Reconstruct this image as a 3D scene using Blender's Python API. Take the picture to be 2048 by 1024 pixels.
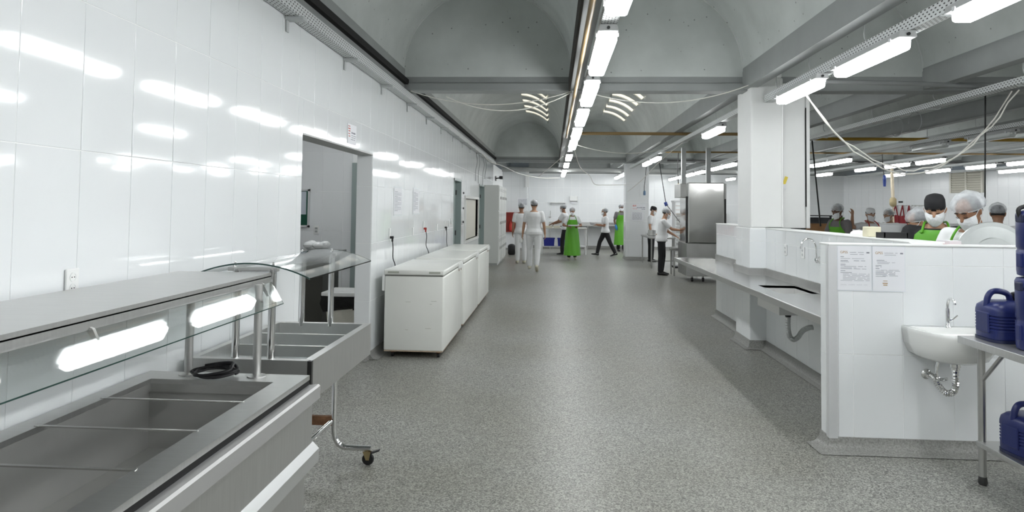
import bpy, bmesh, math, random
import numpy as np
from mathutils import Vector, Matrix
random.seed(7)
for o in list(bpy.data.objects): bpy.data.objects.remove(o)
SC = bpy.context.scene
COL = SC.collection

# ---------------------------------------------------------------- camera, world, exposure
FPX, CAMH = 1340.0, 1.65
YAW, PITCH, ROLL, CYP = 0.061173824, 0.037470637, 0.01188505, 364.56975
def _cam_rows():
    cy, sy, cp, sp = math.cos(YAW), math.sin(YAW), math.cos(PITCH), math.sin(PITCH)
    fwd = np.array([-sy*cp, cy*cp, sp]); right = np.array([cy, sy, 0.0]); up = np.cross(right, fwd)
    c, s = math.cos(ROLL), math.sin(ROLL)
    return np.array([c*right+s*up, -s*right+c*up, fwd])
CM = _cam_rows(); CPOS = np.array([0, 0, CAMH])
cd = bpy.data.cameras.new('camera'); cam = bpy.data.objects.new('camera', cd); COL.objects.link(cam)
cd.sensor_width = 36.0; cd.lens = FPX/2048*36; cd.shift_x = 0; cd.shift_y = (CYP-512)/2048
cd.clip_start = .05; cd.clip_end = 200
m4 = Matrix(((CM[0][0], CM[1][0], -CM[2][0], 0), (CM[0][1], CM[1][1], -CM[2][1], 0), (CM[0][2], CM[1][2], -CM[2][2], CAMH), (0, 0, 0, 1)))
cam.matrix_world = m4
SC.camera = cam
SC.view_settings.view_transform = 'Standard'; SC.view_settings.look = 'None'
SC.view_settings.gamma = 1.0; SC.view_settings.use_curve_mapping = False
SC.view_settings.exposure = 1.12
wd = bpy.data.worlds.new('world'); SC.world = wd; wd.use_nodes = True
wd.node_tree.nodes['Background'].inputs[0].default_value = (.75, .85, 1, 1)
wd.node_tree.nodes['Background'].inputs[1].default_value = .5
TUBE_STRENGTH = 12.0      # emission of every lit fluorescent diffuser

# a photo pixel gives a direction; the floor / wall / height it lies on gives the distance
def _ray(x, y): return CM.T @ np.array([(x-1024)/FPX, -(y-CYP)/FPX, 1])
def atZ(x, y, z=0.0): d = _ray(x, y); return Vector(CPOS+d*(z-CAMH)/d[2])
def atX(x, y, X): d = _ray(x, y); return Vector(CPOS+d*X/d[0])
def atY(x, y, Y): d = _ray(x, y); return Vector(CPOS+d*Y/d[1])

# ---------------------------------------------------------------- materials
MATS = {}
def mat(name, col=(.8, .8, .8), rough=.5, metal=0.0, spec=.5, emit=None, estr=1.0, trans=0.0, ior=1.45, alpha=1.0,
        var=0.0, vscale=8.0, bump=0.0, bscale=40.0, bstretch=None, coat=0.0, sheen=0.0):
    if name in MATS: return MATS[name]
    m = bpy.data.materials.new(name); m.use_nodes = True; nt = m.node_tree; b = nt.nodes['Principled BSDF']
    b.inputs['Base Color'].default_value = (*col, 1); b.inputs['Roughness'].default_value = rough
    b.inputs['Metallic'].default_value = metal; b.inputs['Specular IOR Level'].default_value = spec
    b.inputs['Transmission Weight'].default_value = trans; b.inputs['IOR'].default_value = ior
    b.inputs['Alpha'].default_value = alpha; b.inputs['Coat Weight'].default_value = coat
    if emit: b.inputs['Emission Color'].default_value = (*emit, 1); b.inputs['Emission Strength'].default_value = estr
    if var or bump:
        tc = nt.nodes.new('ShaderNodeTexCoord'); mp = nt.nodes.new('ShaderNodeMapping')
        nt.links.new(tc.outputs['Object'], mp.inputs[0])
        if bstretch: mp.inputs['Scale'].default_value = bstretch
        n = nt.nodes.new('ShaderNodeTexNoise'); n.inputs['Detail'].default_value = 5
        nt.links.new(mp.outputs[0], n.inputs['Vector'])
        if var:
            n.inputs['Scale'].default_value = vscale
            mx = nt.nodes.new('ShaderNodeMix'); mx.data_type = 'RGBA'
            lo = [max(0, c*(1-var)) for c in col]; hi = [min(1, c*(1+var)) for c in col]
            mx.inputs[6].default_value = (*lo, 1); mx.inputs[7].default_value = (*hi, 1)
            nt.links.new(n.outputs[0], mx.inputs[0]); nt.links.new(mx.outputs[2], b.inputs['Base Color'])
        if bump:
            n2 = nt.nodes.new('ShaderNodeTexNoise'); n2.inputs['Scale'].default_value = bscale; n2.inputs['Detail'].default_value = 2
            nt.links.new(mp.outputs[0], n2.inputs['Vector'])
            bp = nt.nodes.new('ShaderNodeBump'); bp.inputs['Strength'].default_value = bump; bp.inputs['Distance'].default_value = .01
            nt.links.new(n2.outputs[0], bp.inputs['Height']); nt.links.new(bp.outputs[0], b.inputs['Normal'])
    MATS[name] = m; return m

def floor_mat():
    m = mat('granolithic_floor', (.3, .3, .28), .34, spec=.5); nt = m.node_tree; b = nt.nodes['Principled BSDF']
    tc = nt.nodes.new('ShaderNodeTexCoord')
    v = nt.nodes.new('ShaderNodeTexVoronoi'); v.inputs['Scale'].default_value = 135; nt.links.new(tc.outputs['Object'], v.inputs['Vector'])
    sp = nt.nodes.new('ShaderNodeSeparateColor'); nt.links.new(v.outputs['Color'], sp.inputs[0])
    cr = nt.nodes.new('ShaderNodeValToRGB'); cr.color_ramp.interpolation = 'LINEAR'
    e = cr.color_ramp.elements; e[0].position = 0; e[0].color = (.11, .112, .103, 1); e[1].position = 1; e[1].color = (.46, .465, .43, 1)
    for p, c in ((.18, (.15, .152, .14)), (.45, (.25, .252, .232)), (.75, (.33, .332, .307))):
        k = e.new(p); k.color = (*c, 1)
    nt.links.new(sp.outputs[0], cr.inputs[0])
    n = nt.nodes.new('ShaderNodeTexNoise'); n.inputs['Scale'].default_value = .55; n.inputs['Detail'].default_value = 4
    nt.links.new(tc.outputs['Object'], n.inputs['Vector'])
    r2 = nt.nodes.new('ShaderNodeValToRGB'); r2.color_ramp.elements[0].position = .3; r2.color_ramp.elements[0].color = (.78, .76, .70, 1)
    r2.color_ramp.elements[1].position = .62; r2.color_ramp.elements[1].color = (1, 1, 1, 1); nt.links.new(n.outputs[0], r2.inputs[0])
    mx = nt.nodes.new('ShaderNodeMix'); mx.data_type = 'RGBA'; mx.blend_type = 'MULTIPLY'; mx.inputs[0].default_value = 1
    nt.links.new(cr.outputs[0], mx.inputs[6]); nt.links.new(r2.outputs[0], mx.inputs[7]); nt.links.new(mx.outputs[2], b.inputs['Base Color'])
    r3 = nt.nodes.new('ShaderNodeMapRange'); r3.inputs['To Min'].default_value = .3; r3.inputs['To Max'].default_value = .5
    nt.links.new(n.outputs[0], r3.inputs[0]); nt.links.new(r3.outputs[0], b.inputs['Roughness'])
    return m
def perforated_mat(name, col, axis):
    # galvanised sheet punched with a regular pattern of small dark slots
    m = mat(name, col, .5, .15); nt = m.node_tree; b = nt.nodes['Principled BSDF']
    tc = nt.nodes.new('ShaderNodeTexCoord'); sx = nt.nodes.new('ShaderNodeSeparateXYZ'); nt.links.new(tc.outputs['Object'], sx.inputs[0])
    def M(op, a, bb=None):
        k = nt.nodes.new('ShaderNodeMath'); k.operation = op
        for i, s in enumerate((a, bb)):
            if s is None: continue
            if isinstance(s, (int, float)): k.inputs[i].default_value = s
            else: nt.links.new(s, k.inputs[i])
        return k.outputs[0]
    u = sx.outputs[1 if axis == 'Y' else 0]; w = M('ADD', sx.outputs[0 if axis == 'Y' else 1], sx.outputs[2])
    row = M('FLOOR', M('DIVIDE', w, .022))
    uu = M('ADD', M('DIVIDE', u, .05), M('MULTIPLY', row, .5))
    fu = M('ABSOLUTE', M('SUBTRACT', M('FRACT', uu), .5)); fw = M('ABSOLUTE', M('SUBTRACT', M('FRACT', M('DIVIDE', w, .022)), .5))
    hole = M('MULTIPLY', M('LESS_THAN', fu, .2), M('LESS_THAN', fw, .2))
    mx = nt.nodes.new('ShaderNodeMix'); mx.data_type = 'RGBA'; mx.inputs[6].default_value = (*col, 1); mx.inputs[7].default_value = (.03, .03, .03, 1)
    nt.links.new(hole, mx.inputs[0]); nt.links.new(mx.outputs[2], b.inputs['Base Color'])
    return m
def ceiling_mat():
    m = mat('grey_vault_paint', (.30, .315, .315), .45, spec=.35); nt = m.node_tree; b = nt.nodes['Principled BSDF']
    tc = nt.nodes.new('ShaderNodeTexCoord')
    v = nt.nodes.new('ShaderNodeTexVoronoi'); v.inputs['Scale'].default_value = 8.5; nt.links.new(tc.outputs['Object'], v.inputs['Vector'])
    n = nt.nodes.new('ShaderNodeTexNoise'); n.inputs['Scale'].default_value = 2.0; n.inputs['Detail'].default_value = 6; nt.links.new(tc.outputs['Object'], n.inputs['Vector'])
    c1 = nt.nodes.new('ShaderNodeValToRGB'); c1.color_ramp.elements[0].position = .35; c1.color_ramp.elements[0].color = (.51, .54, .525, 1)
    c1.color_ramp.elements[1].position = .7; c1.color_ramp.elements[1].color = (.61, .64, .625, 1); nt.links.new(n.outputs[0], c1.inputs[0])
    c2 = nt.nodes.new('ShaderNodeValToRGB'); c2.color_ramp.elements[0].position = .05; c2.color_ramp.elements[0].color = (.25, .25, .25, 1)
    c2.color_ramp.elements[1].position = .10; c2.color_ramp.elements[1].color = (1, 1, 1, 1); nt.links.new(v.outputs['Distance'], c2.inputs[0])
    mx = nt.nodes.new('ShaderNodeMix'); mx.data_type = 'RGBA'; mx.blend_type = 'MULTIPLY'; mx.inputs[0].default_value = .8
    nt.links.new(c1.outputs[0], mx.inputs[6]); nt.links.new(c2.outputs[0], mx.inputs[7]); nt.links.new(mx.outputs[2], b.inputs['Base Color'])
    return m

FLOOR = floor_mat()
CEIL = ceiling_mat()
BEAMM = mat('grey_beam_paint', (.29, .305, .30), .5, var=.15, vscale=3)
TILE = mat('glazed_white_tile', (.83, .855, .865), .07, spec=.5, bump=.04, bscale=2.2, coat=.15)
GROUT = mat('tile_grout', (.93, .94, .94), .7)
PAINT = mat('white_wall_paint', (.80, .81, .80), .45, var=.02)
TILEFAR = mat('far_white_tile', (.80, .82, .83), .2, bump=.05, bscale=2)
COVE = mat('grey_granite_cove', (.27, .27, .255), .38, var=.75, vscale=90, bump=.25, bscale=60)
STEEL = mat('brushed_stainless_steel', (.60, .60, .59), .40, 1.0, var=.10, vscale=6, bump=.03, bscale=25, bstretch=(1, 14, 1))
STEELD = mat('dull_stainless_steel', (.52, .52, .51), .36, 1.0, var=.15, vscale=4)
CHROME = mat('polished_chrome', (.78, .78, .78), .08, 1.0)
ALU = mat('satin_aluminium', (.68, .69, .70), .45, .25)
GALV = perforated_mat('perforated_galvanised_sheet', (.66, .68, .68), 'Y')
GALVP = mat('galvanised_metal', (.55, .57, .57), .45, .3)
WHITEPL = mat('white_plastic', (.82, .83, .82), .35)
FREEZ = mat('worn_white_enamel', (.80, .81, .77), .28, var=.05, vscale=3)
BLACK = mat('black_rubber', (.012, .012, .013), .5)
RUST = mat('rusty_metal', (.2, .1, .05), .8, var=.5, vscale=40)
DARKVOID = mat('dark_gap', (.01, .01, .01), .9)  # solid black that paints the shade inside gaps
BROWN = mat('brown_painted_pipe', (.24, .16, .065), .5)
YELLOWP = mat('yellow_painted_pipe', (.42, .25, .03), .45)
CABLEW = mat('white_cable', (.72, .71, .66), .5)
GREYPIPE = mat('grey_conduit', (.24, .25, .25), .45)
TUBE = mat('lit_diffuser', (.9, .9, .9), .4, emit=(.97, .99, 1.0), estr=TUBE_STRENGTH)
TUBEOFF = mat('unlit_clear_diffuser', (.55, .58, .57), .2)
DAY = mat('daylit_skylight_pane', (.8, .78, .7), .5, emit=(1.0, .92, .76), estr=.45)
GLASS = mat('tempered_glass', (.95, .985, .975), .02, trans=1.0, ior=1.45)
GLASSEDGE = mat('dark_green_glass_edge', (.03, .07, .06), .1)
PAPER = mat('paper', (.80, .81, .84), .6)
INK = mat('grey_ink', (.25, .26, .30), .7)
INKR = mat('red_ink', (.55, .12, .08), .7)
INKB = mat('tan_ink', (.42, .27, .12), .7)
REDP = mat('red_paint', (.26, .018, .008), .4)
GREYDOOR = mat('grey_green_door_paint', (.30, .36, .35), .4)
CREAM = mat('cream_paint', (.70, .68, .60), .4)
BLUEPL = mat('blue_plastic', (.014, .022, .115), .34, bump=.05, bscale=60)
BLUECR = mat('blue_crate_plastic', (.02, .03, .30), .4)

# ---------------------------------------------------------------- mesh helpers
def rootloc(p):
    while p.parent: p = p.parent
    return p.location.copy()
class MB:
    def __init__(s): s.v = []; s.f = []; s.mi = []; s.cur = 0
    def add(s, vs, fs):
        b = len(s.v); s.v += [tuple(x) for x in vs]; s.f += [[b+i for i in f] for f in fs]; s.mi += [s.cur]*len(fs); return s
    def box(s, x0, x1, y0, y1, z0, z1):
        return s.add([(x0, y0, z0), (x1, y0, z0), (x1, y1, z0), (x0, y1, z0), (x0, y0, z1), (x1, y0, z1), (x1, y1, z1), (x0, y1, z1)],
                     [[0, 3, 2, 1], [4, 5, 6, 7], [0, 1, 5, 4], [1, 2, 6, 5], [2, 3, 7, 6], [3, 0, 4, 7]])
    def boxm(s, M, sx, sy, sz):   # box of size centred on matrix M
        vs = [M @ Vector((x*sx/2, y*sy/2, z*sz/2)) for z in (-1, 1) for x, y in ((-1, -1), (1, -1), (1, 1), (-1, 1))]
        return s.add(vs, [[0, 3, 2, 1], [4, 5, 6, 7], [0, 1, 5, 4], [1, 2, 6, 5], [2, 3, 7, 6], [3, 0, 4, 7]])
    def prism(s, pts, axis, a0, a1):   # polygon pts extruded along an axis
        n = len(pts)
        def P(p, a): return {'X': (a, p[0], p[1]), 'Y': (p[0], a, p[1]), 'Z': (p[0], p[1], a)}[axis]
        vs = [P(p, a0) for p in pts]+[P(p, a1) for p in pts]
        return s.add(vs, [list(range(n))[::-1], list(range(n, 2*n))]+[[i, (i+1) % n, n+(i+1) % n, n+i] for i in range(n)])
    def rings(s, rs, cap=True, closed=True):
        n = len(rs[0]); vs = [p for r in rs for p in r]; fs = []
        for k in range(len(rs)-1):
            for i in range(n if closed else n-1):
                j = (i+1) % n; fs.append([k*n+i, k*n+j, (k+1)*n+j, (k+1)*n+i])
        if cap: fs += [list(range(n))[::-1], [(len(rs)-1)*n+i for i in range(n)]]
        return s.add(vs, fs)
    def tube(s, pts, r, n=10, cap=True):
        pts = [Vector(p) for p in pts]; k = len(pts); rr = r if isinstance(r, (list, tuple)) else [r]*k
        rs = []; ref = None
        for i, p in enumerate(pts):
            t = (pts[min(i+1, k-1)]-pts[max(i-1, 0)])
            t = t.normalized() if t.length > 1e-9 else Vector((0, 0, 1))
            if ref is None:
                a = Vector((0, 0, 1)) if abs(t.z) < .9 else Vector((1, 0, 0)); ref = (a-t*a.dot(t)).normalized()
            else:
                ref = ref-t*ref.dot(t); ref = ref.normalized() if ref.length > 1e-6 else t.orthogonal().normalized()
            w = t.cross(ref)
            rs.append([p+(ref*math.cos(2*math.pi*q/n)+w*math.sin(2*math.pi*q/n))*rr[i] for q in range(n)])
        return s.rings(rs, cap)
    def cyl(s, p0, p1, r, n=12): return s.tube([p0, p1], r, n)
    def lathe(s, prof, c=(0, 0, 0), n=20, ax='Z', sx=1, sy=1):
        rs = []
        for r, z in prof:
            ring = []
            for q in range(n):
                a = 2*math.pi*q/n; x, y = r*math.cos(a)*sx, r*math.sin(a)*sy
                p = (x, y, z) if ax == 'Z' else ((x, z, y) if ax == 'Y' else (z, x, y))
                ring.append((p[0]+c[0], p[1]+c[1], p[2]+c[2]))
            rs.append(ring)
        return s.rings(rs, True)
    def ell(s, c, rx, ry, rz, n=14, m=9):
        rs = []
        for k in range(m+1):
            a = -math.pi/2+math.pi*k/m; cr = max(math.cos(a), .02)
            rs.append([(c[0]+rx*cr*math.cos(2*math.pi*q/n), c[1]+ry*cr*math.sin(2*math.pi*q/n), c[2]+rz*math.sin(a)) for q in range(n)])
        return s.rings(rs, True)
    def grid(s, P):   # P[i][j] points, single surface
        a, b = len(P), len(P[0]); vs = [p for r in P for p in r]
        return s.add(vs, [[i*b+j, i*b+j+1, (i+1)*b+j+1, (i+1)*b+j] for i in range(a-1) for j in range(b-1)])
    def build(s, name, material, parent=None, smooth=False, bevel=0.0, seg=2, world=False, fix=True, kind=None):
        me = bpy.data.meshes.new(name); off = Vector((0, 0, 0))
        vs = [Vector(x) for x in s.v]
        if parent is not None and world: off = rootloc(parent)
        if parent is None:
            lo = [min(x[i] for x in vs) for i in range(3)]; hi = [max(x[i] for x in vs) for i in range(3)]
            off = Vector(((lo[0]+hi[0])/2, (lo[1]+hi[1])/2, lo[2]))
        if kind == 'structure' and parent is None: off = Vector((0, 0, 0))
        me.from_pydata([tuple(x-off) for x in vs], [], s.f)
        ms = material if isinstance(material, (list, tuple)) else [material]
        for q in ms: me.materials.append(q)
        for p, i in zip(me.polygons, s.mi): p.material_index = i
        if fix or bevel:
            bm = bmesh.new(); bm.from_mesh(me)
            if fix: bmesh.ops.recalc_face_normals(bm, faces=bm.faces)
            if bevel:
                es = [e for e in bm.edges if len(e.link_faces) == 2 and e.calc_face_angle(0) > .5]
                bmesh.ops.bevel(bm, geom=es, offset=bevel, segments=seg, affect='EDGES', clamp_overlap=True, profile=.5)
            bm.to_mesh(me); bm.free()
        if smooth:
            me.polygons.foreach_set('use_smooth', [True]*len(me.polygons))
            if smooth != 'all': me.set_sharp_from_angle(angle=math.radians(42))
        o = bpy.data.objects.new(name, me); COL.objects.link(o)
        if parent is not None: o.parent = parent
        else: o.location = off
        if kind: o['kind'] = kind
        return o
def tag(o, label, cat, group=None):
    o['label'] = label; o['category'] = cat
    if group: o['group'] = group
    return o
def thing(name, label, cat, loc=(0, 0, 0), rz=0.0, group=None):
    o = bpy.data.objects.new(name, None); COL.objects.link(o); o.location = loc; o.rotation_euler = (0, 0, rz)
    o.empty_display_size = .1
    return tag(o, label, cat, group)
def copy_tree(o, parent=None):
    c = o.copy(); COL.objects.link(c); c.parent = parent
    for ch in list(o.children): copy_tree(ch, c)
    return c
def dup(o, loc, rz=None, label=None, group=None):
    c = copy_tree(o); c.location = loc
    if rz is not None: c.rotation_euler = (0, 0, rz)
    if label: c['label'] = label
    if group: c['group'] = group
    return c
def catenary(p0, p1, sag, n=14, wig=0.0):
    p0, p1 = Vector(p0), Vector(p1); out = []
    for i in range(n+1):
        t = i/n; p = p0.lerp(p1, t); p.z -= sag*4*t*(1-t)
        if 0 < i < n and wig: p += Vector((random.uniform(-wig, wig), random.uniform(-wig, wig), random.uniform(-wig, wig)))
        out.append(p)
    return out
def smooth_path(pts, n=6):
    pts = [Vector(p) for p in pts]; P = [pts[0]]+pts+[pts[-1]]; out = []
    for i in range(1, len(P)-2):
        for k in range(n):
            t = k/n; a, b, c, d = P[i-1], P[i], P[i+1], P[i+2]
            out.append(.5*((2*b)+(c-a)*t+(2*a-5*b+4*c-d)*t*t+(3*b-a-3*c+d)*t*t*t))
    out.append(P[-2]); return out

# ---------------------------------------------------------------- tiles as separate pieces
TILEMESH = {}
def tile_mesh(w, h, t, m):
    k = (round(w, 3), round(h, 3), t, m.name)
    if k not in TILEMESH:
        b = .0015; me = bpy.data.meshes.new('tile')
        x, z = w/2, h/2
        vs = [(-x, 0, -z), (x, 0, -z), (x, 0, z), (-x, 0, z), (-x, -t+b*.5, -z), (x, -t+b*.5, -z), (x, -t+b*.5, z), (-x, -t+b*.5, z),
              (-x+b, -t, -z+b), (x-b, -t, -z+b), (x-b, -t, z-b), (-x+b, -t, z-b)]
        fs = [[8, 9, 10, 11]]+[[i, (i+1) % 4, 4+(i+1) % 4, 4+i] for i in range(4)]+[[4+i, 4+(i+1) % 4, 8+(i+1) % 4, 8+i] for i in range(4)]
        me.from_pydata(vs, [], fs); me.materials.append(m); me.update(); TILEMESH[k] = me
    return TILEMESH[k]
TW, TH = .335, .618
def tile_wall(parent, origin, u, u0, u1, z0, z1, holes=(), uoff=0.0, zoff=0.0, m=None, t=.003, jitter=.0016, gap=.004):
    """Tiles on a vertical plane through origin, running along the unit vector u; the face looks to u x Z's right hand (normal n)."""
    m = m or TILE
    u = Vector(u).normalized(); rz = math.atan2(u.y, u.x)
    o = Vector(origin)
    k = math.floor((u0-uoff)/TW)
    while uoff+k*TW < u1-1e-4:
        a, b = max(u0, uoff+k*TW), min(u1, uoff+(k+1)*TW); k += 1
        j = math.floor((z0-zoff)/TH)
        while zoff+j*TH < z1-1e-4:
            c, d = max(z0, zoff+j*TH), min(z1, zoff+(j+1)*TH); j += 1
            rects = [(a, b, c, d)]
            for (h0, h1, g0, g1) in holes:
                nr = []
                for (p, q, r, s) in rects:
                    if q <= h0 or p >= h1 or s <= g0 or r >= g1: nr.append((p, q, r, s)); continue
                    if p < h0: nr.append((p, h0, r, s))
                    if q > h1: nr.append((h1, q, r, s))
                    pp, qq = max(p, h0), min(q, h1)
                    if r < g0: nr.append((pp, qq, r, g0))
                    if s > g1: nr.append((pp, qq, g1, s))
                rects = nr
            for (p, q, r, s) in rects:
                if q-p < .03 or s-r < .03: continue
                ob = bpy.data.objects.new('tile', tile_mesh(q-p-gap, s-r-gap, t, m)); COL.objects.link(ob)
                ob.location = o+u*((p+q)/2)+Vector((0, 0, (r+s)/2))
                ob.rotation_euler = (random.gauss(0, jitter), 0, rz+random.gauss(0, jitter))
                ob.parent = parent
# ================================================================ STRUCTURE
XW = -1.95; YF = 27.6; ZT = 3.06
def struct(mb, name, m, parent=None, **k):
    if parent is None: k['kind'] = 'structure'
    return mb.build(name, m, parent, **k)
fl = struct(MB().box(-7, 17, -6, 30, -.12, 0), 'floor', FLOOR)
# left wall with the wide doorway, two doors and a hatch
D1 = (5.09, 7.13, 0, 2.21); D2 = (13.1, 14.15, 0, 2.22); HT = (14.75, 17.35, .9, 1.84); D3 = (17.6, 18.9, 0, 2.26)
wl = MB()
def wall_boxes(mb, x0, x1, segs, z1):
    for y0, y1, a, b in segs: mb.box(x0, x1, y0, y1, a, b)
wall_boxes(wl, -2.12, XW, [(-6, D1[0], 0, ZT), (D1[0], D1[1], D1[3], ZT), (D1[1], D2[0], 0, ZT), (D2[0], D2[1], D2[3], ZT), (D2[1], D3[0], 0, HT[2]), (D2[1], HT[0], HT[2], HT[3]), (HT[1], D3[0], HT[2], HT[3]),
                           (D2[1], D3[0], HT[3], ZT), (D3[0], D3[1], D3[3], ZT), (D3[1], 27.8, 0, ZT)], ZT)
WL = struct(wl, 'wall_left', GROUT)
tile_wall(WL, (XW, 0, 0), (0, 1, 0), .3, 21.7, .009, ZT-.02, holes=(D1, D2, HT, D3), uoff=2.311-.335*7, zoff=.009)
# tiled reveal of the doorway (jamb facing the camera)
tile_wall(WL, (-2.118, D1[1], 0), (1, 0, 0), 0, .165, .009, 2.205, zoff=.009, uoff=-.1)
lt = MB().box(-2.125, XW+.004, D1[0], D1[1], D1[3]-.012, D1[3]); struct(lt, 'trim_1', mat('grey_lintel_paint', (.5, .51, .5), .5))
# far wall
WF = struct(MB().box(-1.0, 12.2, YF, YF+.2, 0, ZT), 'wall_far', GROUT)
tile_wall(WF, (0, YF, 0), (1, 0, 0), -1.0, 3.0, .009, 3.03, zoff=.009, uoff=.1, m=TILEFAR, t=.006, gap=.007, jitter=.0008)
tile_wall(WF, (0, YF, 0), (1, 0, 0), 3.0, 12.0, .63, 3.03, zoff=.009, uoff=.1, m=TILEFAR, t=.006, gap=.007, jitter=.0008)
WN = struct(MB().box(-2.12, -1.0, 26.0, YF+.2, 0, ZT+.1), 'wall_nook', mat('grey_white_wall_paint', (.62, .64, .64), .4))
tile_wall(WN, (0, 26.0, 0), (1, 0, 0), -1.95, -1.0, .009, 3.03, zoff=.009, uoff=-1.95, m=TILEFAR, t=.006, gap=.007)
WN2 = MB().box(-1.06, -.93, 25.9, 26.02, 2.44, 3.06); WN2.build('wall_step', PAINT, WN)
# slanted wall closing the right hall, right wall and the wall behind the camera
SA, SB = Vector((11.6, 27.7, 0)), Vector((15.4, 17.4, 0)); sd = (SB-SA); SLEN = sd.length; su = sd.normalized(); sn = Vector((su.y, -su.x, 0))
ms = MB(); q = [SA, SB, SB-sn*.2, SA-sn*.2]; q = [Vector(p) for p in q]
ms.prism([(p.x, p.y) for p in q], 'Z', 0, ZT)
WS = struct(ms, 'wall_hall_side', GROUT)
tile_wall(WS, tuple(SA), tuple(su), .0, 10.9, 1.0, 3.03, zoff=.009, uoff=.02, m=TILEFAR, t=.006, gap=.006, jitter=.001)
struct(MB().box(15.3, 15.5, -6, 17.6, 0, ZT), 'wall_right', PAINT)
struct(MB().box(-2.2, 15.5, -6.2, -6, 0, 4.6), 'wall_back', PAINT)
# room seen through the doorway
WR = struct(MB().box(-6.6, -2.12, 10.4, 10.55, 0, 3.0), 'wall_side_room', GROUT)
tile_wall(WR, (0, 10.4, 0), (1, 0, 0), -5.3, -3.16, .009, 2.97, zoff=.009, uoff=-3.97, m=TILEFAR, t=.005, jitter=.0008)
wr2 = MB(); wr2.box(-6.75, -6.6, 1.5, 10.55, 0, 3.0); wr2.box(-6.6, -2.12, 1.4, 1.55, 0, 3.0); struct(wr2, 'wall_side_room_left', PAINT)
struct(MB().box(-6.75, -2.12, 1.4, 10.55, 3.0, 3.1), 'ceiling_side_room', PAINT)
# cove skirting of grey granite
def cove(mb, pts, nrm, h=.085, d=.10):
    """pts: polyline on the floor at the wall face; nrm: unit normals per point (towards the room)"""
    prof = [(0, h), (.012, h), (.018, h*.55), (d*.45, h*.17), (d, .004), (0, .004)]
    mb.rings([[Vector(p)+Vector(n)*a+Vector((0, 0, z)) for a, z in prof] for p, n in zip(pts, nrm)], True)
cv = MB()
for a, b in ((-6, D1[0]), (D1[1], D2[0]), (D2[1], D3[0]), (D3[1], 26)): cove(cv, [(XW, a, 0), (XW, b, 0)], [(1, 0, 0)]*2)
cove(cv, [(-2.12, D1[1], 0), (XW, D1[1], 0)], [(0, -1, 0)]*2, h=.1)
struct(cv, 'baseboard_left', COVE, smooth=True)
cv = MB(); cove(cv, [(-1.95, 26.0, 0), (-1.0, 26.0, 0)], [(0, -1, 0)]*2); cove(cv, [(-1.0, YF, 0), (12, YF, 0)], [(0, -1, 0)]*2, h=.12)
struct(cv, 'baseboard_far', COVE, smooth=True)

# ---------------------------------------------------------------- partition, sink wall, pillars
YP = 4.82; PX = 1.93; PH = 1.425; XS = 2.56; SH = 1.44
wp = MB().box(PX, 3.9, YP, YP+.15, 0, PH-.012)
WP = struct(wp, 'wall_partition', GROUT)
tile_wall(WP, (0, YP, 0), (1, 0, 0), PX+.055, 3.85, .045, PH-.012, zoff=.043, uoff=2.087-.335*2)
tile_wall(WP, (PX, 0, 0), (0, -1, 0), -(YP+.15), -(YP+.035), .045, PH-.012, zoff=.043, uoff=-(YP+.15))
MB().box(PX-.008, 3.92, YP-.01, YP+.16, PH-.012, PH).build('coping', PAINT, WP, bevel=.003)
g = MB(); g.prism([(PX-.012, YP-.012), (PX+.05, YP-.012), (PX+.05, YP-.004), (PX-.004, YP-.004), (PX-.004, YP+.035), (PX-.012, YP+.035)], 'Z', .05, PH-.013)
g.build('corner_profile', ALU, WP, bevel=.002)
ws = MB().box(XS, XS+.22, YP+.15, 10.68, 0, SH-.012)
WSK = struct(ws, 'wall_sink', GROUT)
PLY = (8.23, 8.84)
tile_wall(WSK, (XS, 0, 0), (0, -1, 0), -10.68, -8.86, .05, SH-.012, zoff=.043, uoff=-10.68)
tile_wall(WSK, (XS, 0, 0), (0, -1, 0), -8.23, -(YP+.15), .05, SH-.012, zoff=.043, uoff=-8.23)
tile_wall(WSK, (0, 10.68, 0), (-1, 0, 0), -XS-.22, -XS, .05, SH-.012, zoff=.043, uoff=-XS-.22)
MB().box(XS-.008, XS+.24, YP+.16, 10.69, SH-.012, SH).build('coping', PAINT, WSK, bevel=.003)
# pillar: tiled foot up to the coping, plastered shaft above
pl = MB(); pl.box(2.37, 2.80, *PLY, 0, SH)
WPI = struct(pl, 'pillar_foot', GROUT)
tile_wall(WPI, (0, PLY[0], 0), (1, 0, 0), 2.37, XS, .05, SH-.01, zoff=.043, uoff=2.37)
tile_wall(WPI, (2.37, 0, 0), (0, -1, 0), -PLY[1], -PLY[0], .05, SH-.01, zoff=.043, uoff=-PLY[0]-.335)
pl = MB(); pl.box(2.385, 2.77, 8.24, 8.84, SH, 3.26); pl.box(2.40, 2.76, 8.25, 8.83, 3.26, 3.33)
struct(pl, 'pillar_shaft', PAINT, bevel=.02)
pl = MB(); pl.box(2.77, 3.045, 8.30, 8.80, SH, 3.2); pl.box(3.058, 3.10, 8.29, 8.82, SH, 3.2); pl.box(3.03, 3.07, 8.33, 8.8, SH, 3.2)
struct(pl, 'pillar_boxing', PAINT, bevel=.006)
cv = MB()
cove(cv, [(PX, YP+.15, 0), (PX, YP, 0), (3.9, YP, 0)], [(-1, 0, 0), (-.9, -.9, 0), (0, -1, 0)], h=.095, d=.11)
cove(cv, [(XS, 8.23, 0), (XS, YP+.15, 0)], [(-1, 0, 0)]*2, h=.10, d=.09)
cove(cv, [(2.37, PLY[1], 0), (2.37, PLY[0], 0), (XS, PLY[0], 0)], [(-1, 0, 0), (-.9, -.9, 0), (0, -1, 0)], h=.10, d=.09)
cove(cv, [(XS, 10.68, 0), (XS, 8.84, 0)], [(-1, 0, 0)]*2, h=.10, d=.09)
struct(cv, 'baseboard_right', COVE, smooth=True)
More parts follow.
